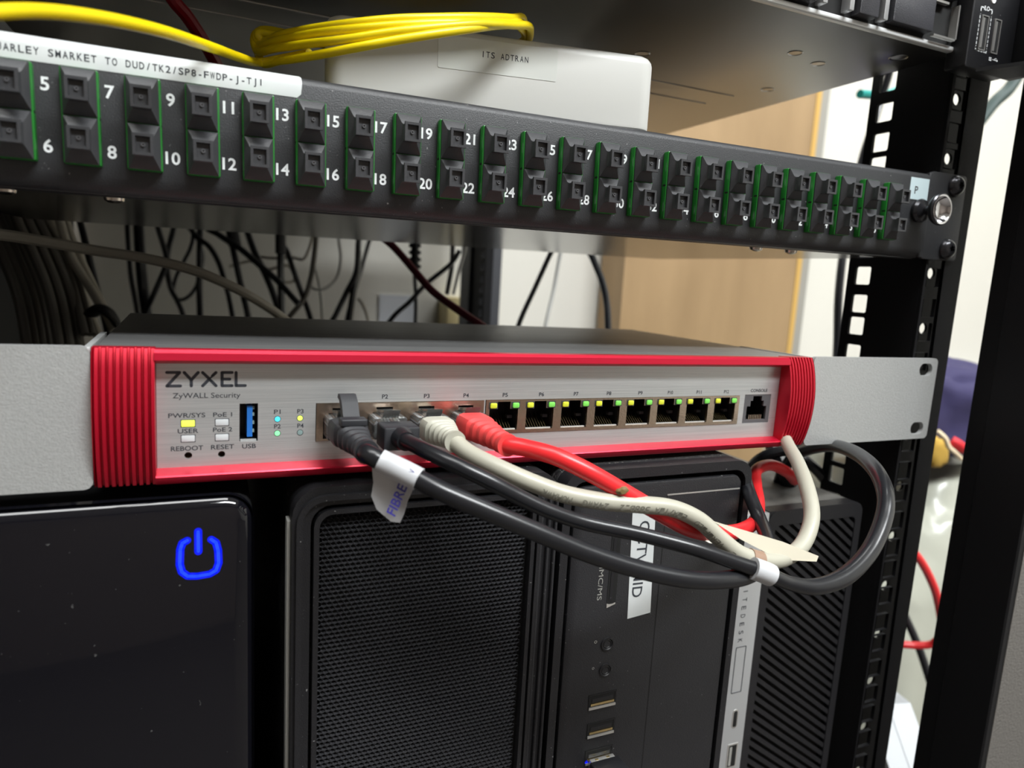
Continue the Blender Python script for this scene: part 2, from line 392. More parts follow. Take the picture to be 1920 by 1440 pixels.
for i, ch in enumerate(s):
    if ch != ' ': lab.text(ch, (xp+i*pitch, -.68, 15.95+.5*i/len(s)), 1.95, None if ch in '/-1IJ' else 1.32, m=1, bold=.012)
part('address_label', lab, ['sticker', 'ink_dark'], pp, label='long white printed address label')
b = B().box(198.2, 211.6, -.75, -.52, 6.7, 17.1, 0); b.text('P', (202.8, -.8, 11.2), 3.6, m=1, bold=.01)
part('port_sticker', b, ['sticker_blue', 'ink_dark'], pp, label='small pale blue sticker lettered P')
star = lambda t: 1.75+.75*(1 if math.cos(6*t) > .35 else (-1 if math.cos(6*t) < -.35 else 0))*.5
sb = B().lathe([(5.3, .3), (5.3, -.5), (4.9, -1.4), (4.0, -2.5), (2.9, -3.1), (star, -3.2), (star, -1.7), (.02, -1.5)], (0, 0, 0), seg=48)
s0 = part('screw', sb, 'screw_black', pp); s0.location = Vector((232.5, 0, 15.9))*.001
s1 = dup(s0, pp); s1.location = Vector((232.5, 0, -15.9))*.001; s1.rotation_euler = (0, .3, 0)
kb = B().lathe([(5.6, -.5), (5.8, -2.2), (5.0, -3.6), (3.4, -4.2), (2.2, -4.6), (2.2, -8), (3.6, -9.2), (6.9, -10.4), (7.6, -11.6), (7.6, -12.6), (7.0, -13.1)], (206.5, 0, 1.4), seg=32, cap=False)
kn = part('plunger_latch', kb, 'screw_black', pp)
part('knob_dish', B().lathe([(7.0, -13.12), (6.3, -13.0), (5.4, -11.6), (3.6, -10.5), (1.5, -10.1), (.02, -10.0)], (206.5, 0, 1.4), seg=32, cap=False), 'chrome', kn, label='shiny dished knob end')
rv = B().lathe([(3.0, 0), (2.8, -1.0), (1.6, -1.7), (.02, -1.8)], (0, 0, 0), 'z', seg=16)
r0 = None
for x, y in ((-174, 10), (-146, 12), (118, 14), (142, 16)):
    r = part('rivet_screw', rv, 'screw_zinc', pp, label='bright screw under the panel') if r0 is None else dup(r0, pp)
    r0 = r0 or r; r.location = Vector((x, y, -21.6))*.001

# ================================================================== white box on the panel
bx = thing('fibre_terminal', 'white rounded network terminal box lying on the patch panel under the yellow cord', 'network box', (52.5, 10.5, 20.95), (0, -PR*.8, -.165))
hb = B().rbox(-133, 0, 0, 120, 1.6, 30.5, 6, 0, 'z', seg=6)
def rring(x0, x1, y0, y1, z, r, seg=6):
    o = []
    for cx, cy, st in ((x1-r, y1-r, 0), (x0+r, y1-r, 1), (x0+r, y0+r, 2), (x1-r, y0+r, 3)):
        for k in range(seg+1): t = (st+k/seg)*math.pi/2; o.append((cx+r*math.cos(t), cy+r*math.sin(t), z))
    return o
hb = B(); hb.loft([rring(-133+i, -i, i, 120-i, z, 7-i*.6) for i, z in ((.9, 2.2), (.2, 2.7), (0, 3.6), (0, 28.0), (.35, 29.6), (1.2, 30.9), (2.4, 31.7), (4, 32))])
part('housing', hb, 'white_plastic', bx)
part('base', B().loft([rring(-131.5+i, -1.5-i, 1.5+i, 118-i, z, 6) for i, z in ((1.5, 0), (.3, .6), (0, 2.3))]), 'base_grey', bx, label='grey base rim')
lb = B().rbox(-91.2, -43.3, -.14, .02, 16.9, 29.0, .8, 0, 'y', 0)
for i, ch in enumerate('ITS ADTRAN'):
    if ch != ' ': lb.text(ch, (-73.6+i*1.94, -.2, 23.7), 2.2, None if ch == 'I' else 1.45, m=1, bold=.006)
part('address_label', lb, ['sticker_clear', 'ink_dark'], bx, label='glossy sticker printed ITS ADTRAN')

# ================================================================== yellow fibre cord coiled over the box
yc = B()
def loop_(front, back): return spline([P(*p) for p in front]+[Vector(p) for p in back], 8, close=True)
bk = lambda dz, g: [(6, 50, 57+dz), (-10, 78+g, 57.5+dz), (-40, 92+g, 57.5+dz), (-70, 84+g, 56+dz), (-98, 62+g, 50+dz)]
fronts = [[(496, 78, 268), (525, 66, 254), (580, 55, 240), (650, 45, 232), (740, 36, 231), (830, 33, 236), (900, 32, 244), (955, 34, 256), (982, 39, 270)],
          [(488, 84, 268), (520, 76, 253), (590, 62, 238), (660, 55, 231), (740, 48, 230), (830, 43, 235), (905, 44, 243), (960, 47, 255), (994, 53, 268)],
          [(482, 96, 267), (520, 90, 252), (580, 82, 238), (650, 74, 230), (740, 60, 229), (830, 50, 234), (900, 44, 242), (950, 43, 254), (978, 46, 266)],
          [(490, 116, 266), (525, 114, 252), (590, 104, 237), (670, 89, 229), (740, 76, 229), (820, 63, 233), (890, 53, 241), (940, 47, 253), (975, 50, 264)]]
for i, fr in enumerate(fronts): yc.tube(loop_(fr, bk(i*1.5-1.5, i*4)), 1.5, close=True)
yc.tube(spline([P(*p) for p in [(-160, 60, 128), (-80, 32, 132), (0, 22, 140), (80, 21, 150), (160, 29, 160), (240, 43, 172), (320, 63, 188), (400, 90, 212), (450, 108, 236), (485, 117, 256), (530, 110, 252), (580, 100, 242)]], 8), 1.55)
solo('fibre_cable', yc, 'yellow_jacket', 'bright yellow fibre cord coiled over the white box, its tail arching to the upper left', 'cable')

def cable(name, pts, r, m, label, group=None, n=8, seg=10, extra=None, mats=None, close=False):
    b = B(); path = spline(pts, n); b.tube(path, r, 0, seg)
    if extra: extra(b, path)
    return solo(name, b, mats or m, label, 'cable', group)
cable('network_cable', [P(*p) for p in [(290, -60, 300), (325, 0, 305), (350, 30, 312), (378, 72, 322), (400, 110, 334), (425, 160, 350)]], 3.0, 'dark_red_jacket', 'dark red cable crossing behind the patch panel label under the server')

# ================================================================== server above
sv = thing('rack_server', 'steel rack server overhead showing its underside and front drive bays', 'server', (0, -4, 76.8), (0, -.006, 0))
ch = B().rbox(-214, 214, 0, 585, 0, 43, 0, .4, 'y')
for x, y, r in ((150, 40, 3.8), (172, 46, 3.8), (88, 82, 4.0), (186, 96, 4), (196, 18, 4.5), (118, 190, 4.5)):
    ch.lathe([(r, -.12), (r-.3, -.35), (r-.8, -.12), (r-1.1, .1)], (x, y, 0), 'z', seg=20)
for x0, x1, y in ((-190, 180, 118), (-190, 178, 142)): ch.box(x0, x1, y, y+1.2, -.5, .2)
for x, y in ((-150, 70), (-20, 150)): ch.box(x, x+10, y, y+2.5, -.12, .2, 1)
part('chassis', ch, ['server_steel', 'void'], sv)
part('front_lip', B().rbox(-213, 211, -1.6, 2, -.4, 2.0, .9, .4, 'x', seg=4), 'server_lip', sv, label='bright rolled front edge')
SVL = Vector((0, -4, 76.8))
def svx(px, py, y=-6): p = PY(px, py, y)-SVL; return p.x, p.z
fb = B().box(-208, 211, -.2, .4, 2.2, 42.5, 0)
part('bay_surround', fb, 'void', sv)
for (x0, x1, y0, z0, z1, mname, nm) in ((-200, 40, -5, 3.4, 40, 'bay_plastic', 'drive_bay'), (44, 92, -4.2, 3.4, 40, 'black_plastic', 'drive_bay'), (95, 116, -4.6, 3.2, 40, 'bay_plastic', 'drive_bay'), (140.5, 152, -5.2, 3.2, 40, 'bay_plastic', 'drive_bay'), (162, 188.5, -4.5, 4.2, 18.5, 'bay_plastic', 'blank_cover'), (150, 205, -3.5, 21.5, 41, 'black_plastic', 'drive_bay')):
    part(nm, B().rbox(x0, x1, y0, 0, z0, z1, .6, .4, 'y'), mname, sv)
for x in (119, 134.5, 155.5):
    part('latch_strip', B().rbox(x, x+2.6, -5, 0, 3.4, 40, .4, .3, 'y'), 'strip_silver', sv, label='pale vertical latch strip')
bkt = B().box(204.8, 205.8, -4, 0, 4, 19).box(189, 199, -3, -1, 18.4, 19.4).box(190, 205, -4, -2, 3.2, 4)
part('bracket', bkt, 'usb_steel', sv)
eb = B().rbox(208, 241.5, -8.5, 2, -8.5, 42, 1.2, .6, 'y')
eb.text('iLO', (217.6, -8.62, 18.6), 1.9, m=1, bold=.02)
for z in [x*1.9-.8 for x in range(0, 9)]:
    for x in (213.6, 221.6): eb.stroke([(x, z+1.3), (x, z+2.2)], .55, -8.62, 1)
eb.stroke([(213.6, 15.6), (213.6, 18.6), (215.2, 18.6)], .6, -8.62, 1); eb.stroke([(220.2, 18.6), (221.6, 18.6), (221.6, 16)], .6, -8.62, 1)
for x in (213.6, 215.6, 217.6, 219.6): eb.stroke([(x, -.4), (x+1, -.4)], .55, -8.62, 1)
eb.stroke([(213.6, 1), (213.6, -.4), (214.6, -.4)], .6, -8.62, 1); eb.stroke([(221.6, 1), (221.6, -.4), (220.6, -.4)], .6, -8.62, 1)
eb.text('SS', (225.2, -8.62, -2.6), 1.5, m=1, bold=.02); eb.stroke([(227, -2.6), (230.5, -2.6)], .35, -8.62, 1); eb.stroke([(227.8, -2.6), (229, -1.8), (229.8, -1.8)], .3, -8.62, 1); eb.disc(230.4, -2.6, .45, -8.63, 1)
eb.lathe([(.02, -8.7), (1.5, -8.9), (1.7, -8.5)], (221.4, 0, 23), m=1, seg=14)
er = part('control_ear', eb, ['black_plastic', 'ink_white'], sv)
for x in (215.2, 224.6):
    u = B().plate(rrect(x, x+4.8, 0, 15.5, .4), [rrect(x+.5, x+4.3, .5, 15, .2)], -8.9, -8.4, 0); u.box(x+.5, x+4.3, -8.6, -8.52, .5, 15, 1); u.box(x+.9, x+2.2, -8.75, -8.5, 1.2, 14.4, 0)
    part('usb_port', u, ['usb_steel', 'void'], er)
part('latch_block', B().rbox(241.8, 259, -76, 2, -5.5, 42, 1.5, .8, 'y'), 'matt_black', sv)
part('release_lever', B().add([(214, -10, -8.6), (236, -10, -8.6), (250, -40, -8.0), (230, -40, -8.0), (214, -10, -10.4), (236, -10, -10.4), (250, -40, -9.6), (230, -40, -9.6)], [(0, 1, 2, 3), (4, 7, 6, 5), (0, 4, 5, 1), (1, 5, 6, 2), (2, 6, 7, 3), (3, 7, 4, 0)]), 'matt_black', er)

# ================================================================== red framed firewall appliance
FY, FR = .0251, -.0076
fwl = thing('firewall_appliance', 'silver and red framed network firewall with twelve front ports resting on the computers', 'firewall', (-2.55, -6.3, -90.8), (0, -FR, FY))
cs = B()
cs.rbox(-147.5, 147.5, 4, 150, 20.2, 21.2, 0, .2, 'z').box(-147.5, 147.5, 4, 150, -21.2, -20.2).box(-147.5, -146.5, 4, 150, -20.2, 20.2).box(146.5, 147.5, 4, 150, -20.2, 20.2).box(-146.5, 146.5, 149, 150, -20.2, 20.2)
part('case', cs, 'case_grey', fwl)
PXs = [-74.3, -58.9, -43.3, -27.8]; PX8 = [-11.9+15.86*i for i in range(8)]
PL = 3.3
holes = [rrect(-82.9, -20.3, -10.5, 3.0), rrect(-19.7, 107.8, -10.3, 3.1), rrect(110.9, 127.2, -10.2, 3.4), rrect(-107.3, -101.6, -9.5, 3.3), circ(-122.6, -13.4, 1.15), circ(-112.7, -13.5, 1.1)]
fp = B().plate(rrect(-131.5, 131.5, -17.1, 16.4), holes, PL, PL+1.0, 0)
Yt = PL-.05
def T(s_, x, z, h, w=None, bold=.012, anchor='c'): fp.text(s_, (x, Yt, z), h, w, m=1, bold=bold, anchor=anchor)
lw = .95; z0, z1 = 9.3, 13.6
fp.stroke([(-128.5, z1), (-124.9, z1), (-128.5, z0), (-124.7, z0)], lw, Yt, 1)
fp.stroke([(-123.6, z1), (-121.6, 11.2), (-119.6, z1)], lw, Yt, 1); fp.stroke([(-121.6, 11.2), (-121.6, z0)], lw, Yt, 1)
fp.stroke([(-118.3, z1), (-116.3, 11.5), (-118.3, z0)], lw, Yt, 1); fp.stroke([(-114.4, z1), (-115.4, 12.55)], lw, Yt, 1); fp.stroke([(-115.9, 11.0), (-114.4, z0)], lw, Yt, 1)
fp.stroke([(-116.3, 11.5), (-115.3, 12.6)], lw*.6, Yt, 1)
fp.stroke([(-109.6, z1), (-112.6, z1), (-112.6, z0), (-109.6, z0)], lw, Yt, 1); fp.stroke([(-112.6, 11.45), (-110.3, 11.45)], lw, Yt, 1)
fp.stroke([(-108.4, z1), (-108.4, z0), (-105.6, z0)], lw, Yt, 1)
T('ZyWALL Security', -117.0, 6.2, 1.65, 19.9, .006)
T('PWR/SYS', -122.9, -.2, 1.45, 10.7); T('USER', -122.6, -5.3, 1.45, 6.0); T('REBOOT', -122.9, -11.0, 1.5, 9.4)
T('PoE 1', -112.4, -.2, 1.4, 5.7); T('PoE 2', -112.4, -5.2, 1.4, 5.8); T('RESET', -112.4, -11.0, 1.5, 7.0); T('USB', -104.3, -11.1, 1.5, 4.3)
for n, x, z in (('P1', -95.5, .3), ('P2', -95.4, -4.7), ('P3', -88, .3), ('P4', -87.9, -4.7)): T(n, x, z, 1.45, 2.1)
for i, x in enumerate(PXs+PX8): T('P%d' % (i+1), x+(.3 if i > 3 else 0), 4.95, 1.45, 2.2 if i < 9 else 2.8, .02)
T('CONSOLE', 119.2, 5.3, 1.4, 10.4, .02)
for x, z in ((-122.6, -2.85), (-122.6, -7.8), (-112.6, -2.8), (-112.6, -7.8)): fp.add([(x+a*2.15, Yt, z+c*1.25) for a, c in ((-1, -1), (1, -1), (1, 1), (-1, 1))], [(0, 1, 2, 3)], 1)
for x, z in ((-95.4, -2.2), (-95.4, -7.1), (-88.1, -2.1), (-88, -7.1)): fp.disc(x, z, 1.08, Yt, 1)
for x, z in ((-122.6, -13.4), (-112.7, -13.5)): fp.cavity(x-1.2, x+1.2, z-1.2, z+1.2, PL+1, 5, 2)
part('front_plate', fp, ['silver_brushed', 'ink_dark', 'tape_brown'], fwl)
for x, z, mm in ((-122.6, -2.85, 'led_power'), (-122.6, -7.8, 'window_off'), (-112.6, -2.8, 'window_off'), (-112.6, -7.8, 'window_off')):
    part('status_light', B().rbox(x-1.95, x+1.95, PL-.12, PL, z-1.05, z+1.05, .25, .05, 'y'), mm, fwl, label='lit lime power light' if mm == 'led_power' else None)
for x, z, mm, lb_ in ((-95.4, -2.2, 'led_cyan', 'lit blue link light'), (-95.4, -7.1, 'led_lit_green', 'lit green link light'), (-88.1, -2.1, 'led_lime', 'lit lime link light'), (-88, -7.1, 'led_off', 'unlit link light')):
    part('status_light', B().lathe([(.9, 0), (.88, -.1), (.02, -.14)], (x, PL, z), seg=18), mm, fwl, label=lb_)
# red frame
def arc(z): return -4.2*(1-(z/21.6)**2)-.2
bz = B()
bz.prism([(3.2, 16.4), (-1.6, 17.75), (-2.0, 18.1), (-1.6, 20.3), (-.6, 21.3), (4, 21.3), (4, 16.4)], 'x', -131.8, 131.8)
bz.prism([(3.2, -17.1), (-1.9, -18.3), (-2.2, -18.7), (-1.4, -20.6), (-.6, -21.3), (4, -21.3), (4, -17.1)], 'x', -131.8, 131.8)
part('bezel', bz, 'red_metal', fwl, label='red metal frame rails above and below the plate')
def grip(sx):
    b = B(); n = 9; xs = []
    for i in range(n):
        a = 131.6+i*(148.3-131.6)/n; w = (148.3-131.6)/n
        xs += [(a+.05*w, 0), (a+.55*w, 0), (a+.70*w, 1.9), (a+.92*w, 1.9)]
    xs[-1] = (148.3, 0.4); rows = []
    for j in range(15):
        z = -21.4+42.8*j/14; y = arc(z)+.2+(.5 if j in (0, 14) else 0)
        rows.append([(sx*x, y+g, z) for x, g in xs]+[(sx*148.3, 6, z), (sx*131.6, 6, z)])
    return b.loft(rows, 0)
for sx in (-1, 1): part('end_grip', grip(sx), 'red_metal_rib', fwl, label='ribbed red end grip', angle=25)
for sx in (-1, 1):
    a0, a1 = (148.6, 241.5) if sx > 0 else (-241.5, -148.6)
    hl = [rrect(sx*232.3-5.2, sx*232.3+5.2, z-3.3, z+3.3, 3.25, 6) for z in (15.9, -15.9)]
    b = B().plate(rrect(a0, a1, -21.7, 21.9, 2.6, 5), hl, -.2, 2.0); b.rbox(min(sx*148.6, sx*150.4), max(sx*148.6, sx*150.4), 2, 50, -21, 21.4, 0, .2, 'y')
    part('rack_ear', b, 'silver_powder', fwl)
# port blocks
def portblock(name, x0, x1, z0, z1, centres, leds):
    hl = []
    for x in centres:
        if leds: hl.append([(x+6.1, -.55), (x+2.7, -.55), (x+2.7, 2.3), (x-2.7, 2.3), (x-2.7, -.55), (x-6.1, -.55), (x-6.1, -8.9), (x+6.1, -8.9)])
        else: hl.append([(x+6.1, -2.2), (x+4.3, -2.2), (x+4.3, -.6), (x+3, -.6), (x+3, 1.2), (x-3, 1.2), (x-3, -.6), (x-4.3, -.6), (x-4.3, -2.2), (x-6.1, -2.2), (x-6.1, -9.6), (x+6.1, -9.6)])
    b = B().plate(rrect(x0, x1, z0, z1), hl, PL-.3, PL+.9, 0)
    blk = part(name, b, 'shield_metal', fwl)
    for x in centres:
        q = B().cavity(x-6.3, x+6.3, -9.8, 2.6, PL+.9, 12, 0)
        if leds:
            for i in range(8): q.add([(x-4.4+i*1.15, PL+1.2, -8.6), (x-4.0+i*1.15, PL+1.2, -8.6), (x-4.6+i*1.15+1.2, PL+9, -4.0), (x-5.0+i*1.15+1.2, PL+9, -4.0)], [(0, 1, 2, 3)], 1)
            q.box(x-5.6, x+5.6, PL+.4, PL+1.1, -8.9, -8.5, 2); q.box(x+3.6, x+5.8, PL+4, PL+6, -5.2, -4.0, 3)
        po = part('network_port', q, ['port_black', 'pin_gold', 'silver_powder', 'bay_plastic'], blk)
        if leds:
            lt = B().box(x-6.7, x-2.9, PL-.32, PL+.2, -.5, 2.2, 0)
            for dx, mm in ((-4.75, 'led_yellow'), (4.75, 'led_green')):
                part('link_light', B().box(x+dx-1.7, x+dx+1.7, PL-.4, PL-.31, -.45, 2.25, 1).rbox(x+dx-1.35, x+dx+1.35, PL-1.0, PL-.35, -.1, 1.95, .5, .35, 'y', 0), [mm, 'bay_plastic'], po) if False else None
    return blk
b4 = portblock('port_block', -82.7, -20.4, -10.4, 2.9, PXs, False)
b8 = portblock('port_block', -19.5, 107.6, -10.2, 3.0, PX8, True)
for x in PX8:
    for dx, mm in ((-4.6, 'led_yellow'), (4.9, 'led_green')):
        part('link_light', B().box(x+dx-1.9, x+dx+1.9, PL-.36, PL-.3, -.55, 2.2, 1).rbox(x+dx-1.4, x+dx+1.4, PL-1.2, PL-.36, -.15, 1.95, .6, .5, 'y', 0), [mm, 'bay_plastic'], b8)
cp = B().plate(rrect(110.9, 127.2, -10.2, 3.4), [[(125.2, -2.2), (123.2, -2.2), (123.2, .4), (121.8, .4), (121.8, 2.6), (116.4, 2.6), (116.4, .4), (115, .4), (115, -2.2), (113, -2.2), (113, -8.6), (125.2, -8.6)]], PL+.2, PL+1.2)
cp.cavity(112.5, 125.7, -9.2, 3, PL+1.2, 11, 1)
for i in range(8): cp.box(115.2+i*1.05, 115.6+i*1.05, PL+.6, PL+2, -8.6, -6.4, 2)
part('console_port', cp, ['cap_hollow', 'port_black', 'shield_metal'], fwl)
up = B().cavity(-107.3, -101.6, -9.5, 3.3, PL+.9, 10, 0); up.box(-104.9, -103.2, PL+1.2, PL+9, -8.2, 2.3, 1); up.box(-107.0, -102, PL+.6, PL+1.4, -9.4, -8.9, 2)
for z in (-6.8, -4, -1.2, 1): up.box(-103.2, -102.6, PL+1.6, PL+3, z, z+1.0, 3)
part('usb_port', up, ['port_black', 'usb_blue', 'silver_powder', 'led_off'], fwl)

# local -> rack coordinates for the firewall
FM = Matrix.Translation(Vector((-2.55, -6.3, -90.8))) @ Matrix.Rotation(FY, 4, 'Z') @ Matrix.Rotation(-FR, 4, 'Y')
def F(x, y, z): return FM @ Vector((x, y, z))
# ================================================================== patch leads plugged into the firewall
def xform(b, fn): b.v = [fn(*v) for v in b.v]; return b
def plug(parent, px, yb, mboot, kind):
    # clear plug body + moulded boot, drawn in firewall coordinates and moved into the lead
    zc = -4.4
    b = B().rbox(px-5.85, px+5.85, yb, 12, zc-4.1, zc+3.4, .6, .4, 'y'); b.add([(px-2.9, yb+1, zc+3.4), (px+2.9, yb+1, zc+3.4), (px+2.9, yb-1, zc+6.4), (px-2.9, yb-1, zc+6.4), (px-2.9, 6, zc+3.4), (px+2.9, 6, zc+3.4), (px+2.9, 6, zc+4.4), (px-2.9, 6, zc+4.4)], [(0, 1, 2, 3), (3, 2, 6, 7), (0, 3, 7, 4), (1, 5, 6, 2), (4, 7, 6, 5), (0, 4, 5, 1)])
    part('plug', xform(b, F), 'clear_plug', parent, world=True)
    w = B()
    for i in range(8): w.box(px-4.2+i*1.1, px-3.5+i*1.1, yb+1, 9, zc+.4, zc+.9, i % 4)
    part('wire_set', xform(w, F), ['flag_white', 'tape_brown', 'grey_boot', 'light_jacket'], parent, world=True)
    return zc
def boot(parent, px, zc, y0, y1, r0, r1, mname, ribs=6, tab=False, w0=6.0, h0=4.4):
    rings = []
    n = 4+ribs*4
    for i in range(n+1):
        t = i/n; y = y0+(y1-y0)*t
        k = min(1, max(0, (t-.22)/.55)); rw = w0*(1-k)+r1*k; rh = h0*(1-k)+r1*k; e = 4*(1-k)+2*k
        g = 0
        if .25 < t < .9 and ribs: g = -.8*(1 if (i % 4) in (1, 2) else 0)
        rw += g; rh += g; ring = []
        for a in range(24):
            th = 2*math.pi*a/24; c_, s_ = math.cos(th), math.sin(th); q = (abs(c_)**e+abs(s_)**e)**(-1/e)
            ring.append((px+rw*q*c_, y, zc-.3+rh*q*s_))
        rings.append(ring)
    return part('boot', xform(B().loft(rings), F), mname, parent, world=True, angle=28)
def lead(name, label, px, ystart, pts, r, mj, yb=-6):
    p0 = F(px, ystart, -4.7); t = thing(name, label, 'network cable', p0, group='patch leads plugged into the firewall')
    path = spline([F(px, ystart+8, -4.7), p0]+[P(*p) for p in pts], 10)
    part('jacket', B().tube(path, r, 0, 16), mj, t, world=True)
    return t, path
def on_tube(b, path, s, i0, step, r, h, m=0):
    # characters laid on the camera side of a round cable, spaced by arc length back from sample i0
    pos = float(i0)
    for ch in s:
        j = int(pos)
        if j < 1: break
        seglen = (path[j]-path[j-1]).length
        if ch != ' ':
            p = path[j-1].lerp(path[j], pos-j+1 if pos < j else pos-j); t = (path[j]-path[j-1]).normalized(); nrm = CAM-p; nrm = (nrm-t*nrm.dot(t)).normalized()
            up = nrm.cross(t).normalized(); up = -up if up.z < 0 else up; n2 = (nrm*.88-up*.47).normalized(); yd = n2.cross(-t).normalized()
            b.text(ch, p+n2*(r+.05), h, h*.72, -t, yd, m)
        pos -= step/seglen
# lead one: black with ribbed boot and handwritten flag
t1, p1 = lead('patch_lead', 'black patch lead in the leftmost port with a white handwritten FIBRE flag', PXs[0], -38,
    [(722, 868, 203), (760, 886, 201), (830, 922, 200), (910, 957, 202), (1000, 995, 206), (1100, 1036, 211), (1200, 1068, 216), (1290, 1086, 221), (1360, 1087, 227), (1405, 1077, 234), (1440, 1050, 247), (1440, 1015, 268), (1425, 975, 292), (1405, 925, 306), (1392, 880, 330)], 2.95, 'black_jacket')
zc = plug(t1, PXs[0], -5, 'black_boot', 0); bt = boot(t1, PXs[0], zc, -5, -36, 6, 3.7, 'black_boot')
tb = B(); prof = [(-16.5, 4.2), (-13, 6.5), (-10.5, 10), (-7, 12.2), (-4.2, 12.0), (-3.4, 10.6), (-6.0, 10.2), (-8.2, 8.0), (-10.5, 4.6), (-11.5, 3.9)]
tb.prism([(y, zc+z) for y, z in prof], 'x', PXs[0]-2.7, PXs[0]+2.7); tb.rbox(PXs[0]-4.2, PXs[0]+4.2, -18.5, -13.5, zc+3.6, zc+6.0, .5, .5, 'x')
part('latch_tab', xform(tb, F), 'black_boot', bt, world=True)
fl = B(); fl.tube(p1[17:35], 3.5, 0, 16)
g0 = [P(697, 872, 205), P(700, 905, 206), P(696, 930, 206), P(706, 955, 206), P(733, 978, 206), P(750, 980, 205.5), P(757, 965, 205), P(764, 940, 204), P(772, 922, 203), P(772, 908, 203), P(780, 903, 202), P(750, 884, 203)]
fl.sheet(g0, FW*.7, 0)
xd = (P(772, 880, 200)-P(735, 968, 200)).normalized(); ydv = FW.cross(xd).normalized()
if ydv.dot(RT) > 0: ydv = -ydv
fl.text('FIBRE', P(744, 937, 202.0), 2.8, 9.4, xd, ydv, 1, bold=.015, shear=.12)
fl.text('W', P(771, 887, 197.6), 1.8, 2.4, xd, ydv, 1)
part('flag_label', fl, ['flag_white', 'pen_blue'], t1, world=True, label='white folded flag with blue handwriting FIBRE')
# lead two: black, slim moulded block
t2, p2 = lead('patch_lead', 'slim black patch lead in the second port, looping right through a white sleeve', PXs[1], -20,
    [(765, 828, 221), (800, 846, 213), (850, 870, 209), (910, 899, 209), (970, 930, 212), (1030, 958, 215), (1100, 981, 219), (1200, 1002, 223), (1300, 1028, 225), (1380, 1055, 228), (1430, 1072, 230), (1480, 1093, 234), (1530, 1100, 238), (1585, 1080, 245), (1630, 1034, 254), (1656, 975, 263), (1660, 925, 272), (1640, 880, 290), (1605, 850, 318), (1565, 836, 348), (1525, 840, 370), (1495, 852, 385), (1470, 878, 398), (1460, 905, 410)], lambda u: 2.5+.75*min(1, max(0, (u-.52)/.08)), 'black_jacket')
zc = plug(t2, PXs[1], -6, 'black_boot', 0)
bb = B().rbox(PXs[1]-6.1, PXs[1]+6.1, -20, -10, zc-4.6, zc+3.3, .8, .7, 'y')
bo2 = part('boot', xform(bb, F), 'black_boot', t2, world=True, label='short square moulded boot')
rb = B().lathe([(3.9, -19.8), (3.7, -22), (3.2, -25)], (PXs[1], 0, zc-.3), seg=18); part('strain_relief', xform(rb, F), 'black_jacket', bo2, world=True)
sl = B().tube(p2[116:124], 3.75, 0, 18); sl.sheet([P(1357, 1054, 236), P(1400, 1064, 236), P(1412, 1088, 236), P(1395, 1082, 236)], FW*.7, 0)
part('cable_sleeve', sl, 'flag_white', t2, world=True, label='white label wrapped around the cable')
# lead three: grey
t3, p3 = lead('patch_lead', 'beige grey patch lead with printed jacket in the third port', PXs[2], -24,
    [(880, 850, 224), (940, 880, 219), (1000, 906, 219), (1060, 927, 221), (1130, 940, 223), (1200, 946, 226), (1260, 953, 229), (1310, 975, 231), (1350, 1010, 233), (1390, 1040, 235), (1440, 1052, 239), (1480, 1042, 246), (1508, 1015, 252), (1522, 970, 259), (1515, 920, 270), (1497, 870, 295), (1478, 835, 322), (1462, 800, 350), (1455, 770, 380)], 2.95, 'grey_jacket')
zc = plug(t3, PXs[2], -6, 'grey_boot', 0); boot(t3, PXs[2], zc, -8, -28, 6, 3.7, 'grey_boot')
pr_ = B(); on_tube(pr_, p3, 'ETL  VERIFIED  EIA/TIA 568B.2  24AWG  MOHAWK', 110, 1.75, 2.95, 2.1)
part('jacket_print', pr_, 'print_grey', t3, world=True, label='faint dark printing along the cable')
fb_ = B(); fb_.sheet([P(1337, 977, 239), P(1352, 982, 239), P(1400, 996, 241), P(1470, 1017, 243), P(1535, 1043, 244), P(1531, 1053, 243), P(1490, 1051, 242), P(1445, 1052, 240), P(1440, 1038, 239), P(1390, 1012, 239)], FW*1.0, 0)
fb_.sheet([P(1284, 996, 240), P(1302, 1002, 240), P(1348, 1022, 239), P(1330, 1018, 239)], FW*.8, 0)
fb_.tube(p3[113:118], 3.3, 1, 16)
part('flag_label', fb_, ['flag_cream', 'tape_brown'], t3, world=True, label='cream folded tag round the cable')
# lead four: red
t4, p4 = lead('patch_lead', 'bright red patch lead with pink red boot in the fourth port', PXs[3], -34,
    [(985, 840, 225), (1040, 855, 222), (1100, 883, 222), (1160, 917, 225), (1220, 952, 229), (1280, 985, 234), (1320, 998, 241), (1360, 1000, 252), (1395, 992, 280), (1417, 975, 304), (1422, 945, 322), (1417, 910, 334), (1418, 882, 345), (1445, 872, 356), (1475, 885, 366), (1490, 900, 380)], 2.95, 'red_jacket')
zc = plug(t4, PXs[3], -4, 'red_boot', 0); boot(t4, PXs[3], zc, -3, -36, 6, 3.8, 'red_boot')
def ico(c, r, sd):
    import bmesh
    bm = bmesh.new(); bmesh.ops.create_icosphere(bm, subdivisions=2, radius=r)
    rnd = random.Random(sd)
    vs = [Vector(c)+Vector((v.co.x*1.3, v.co.y*.8, v.co.z*.8))*rnd.uniform(.75, 1.1) for v in bm.verts]; fs = [tuple(v.index for v in f.verts) for f in bm.faces]; bm.free(); return vs, fs
gl = B()
for q, rr, qy in ((1139, .8, 905), (1166, 1.25, 920)):
    pt = P(q, qy, 222.5); gl.add(*ico(pt, 1.5*rr, rr))
part('glue_residue', gl, 'residue', t4, world=True, label='brown residue on the red jacket')

# ================================================================== desktop computers under the firewall
ZB = -457.8
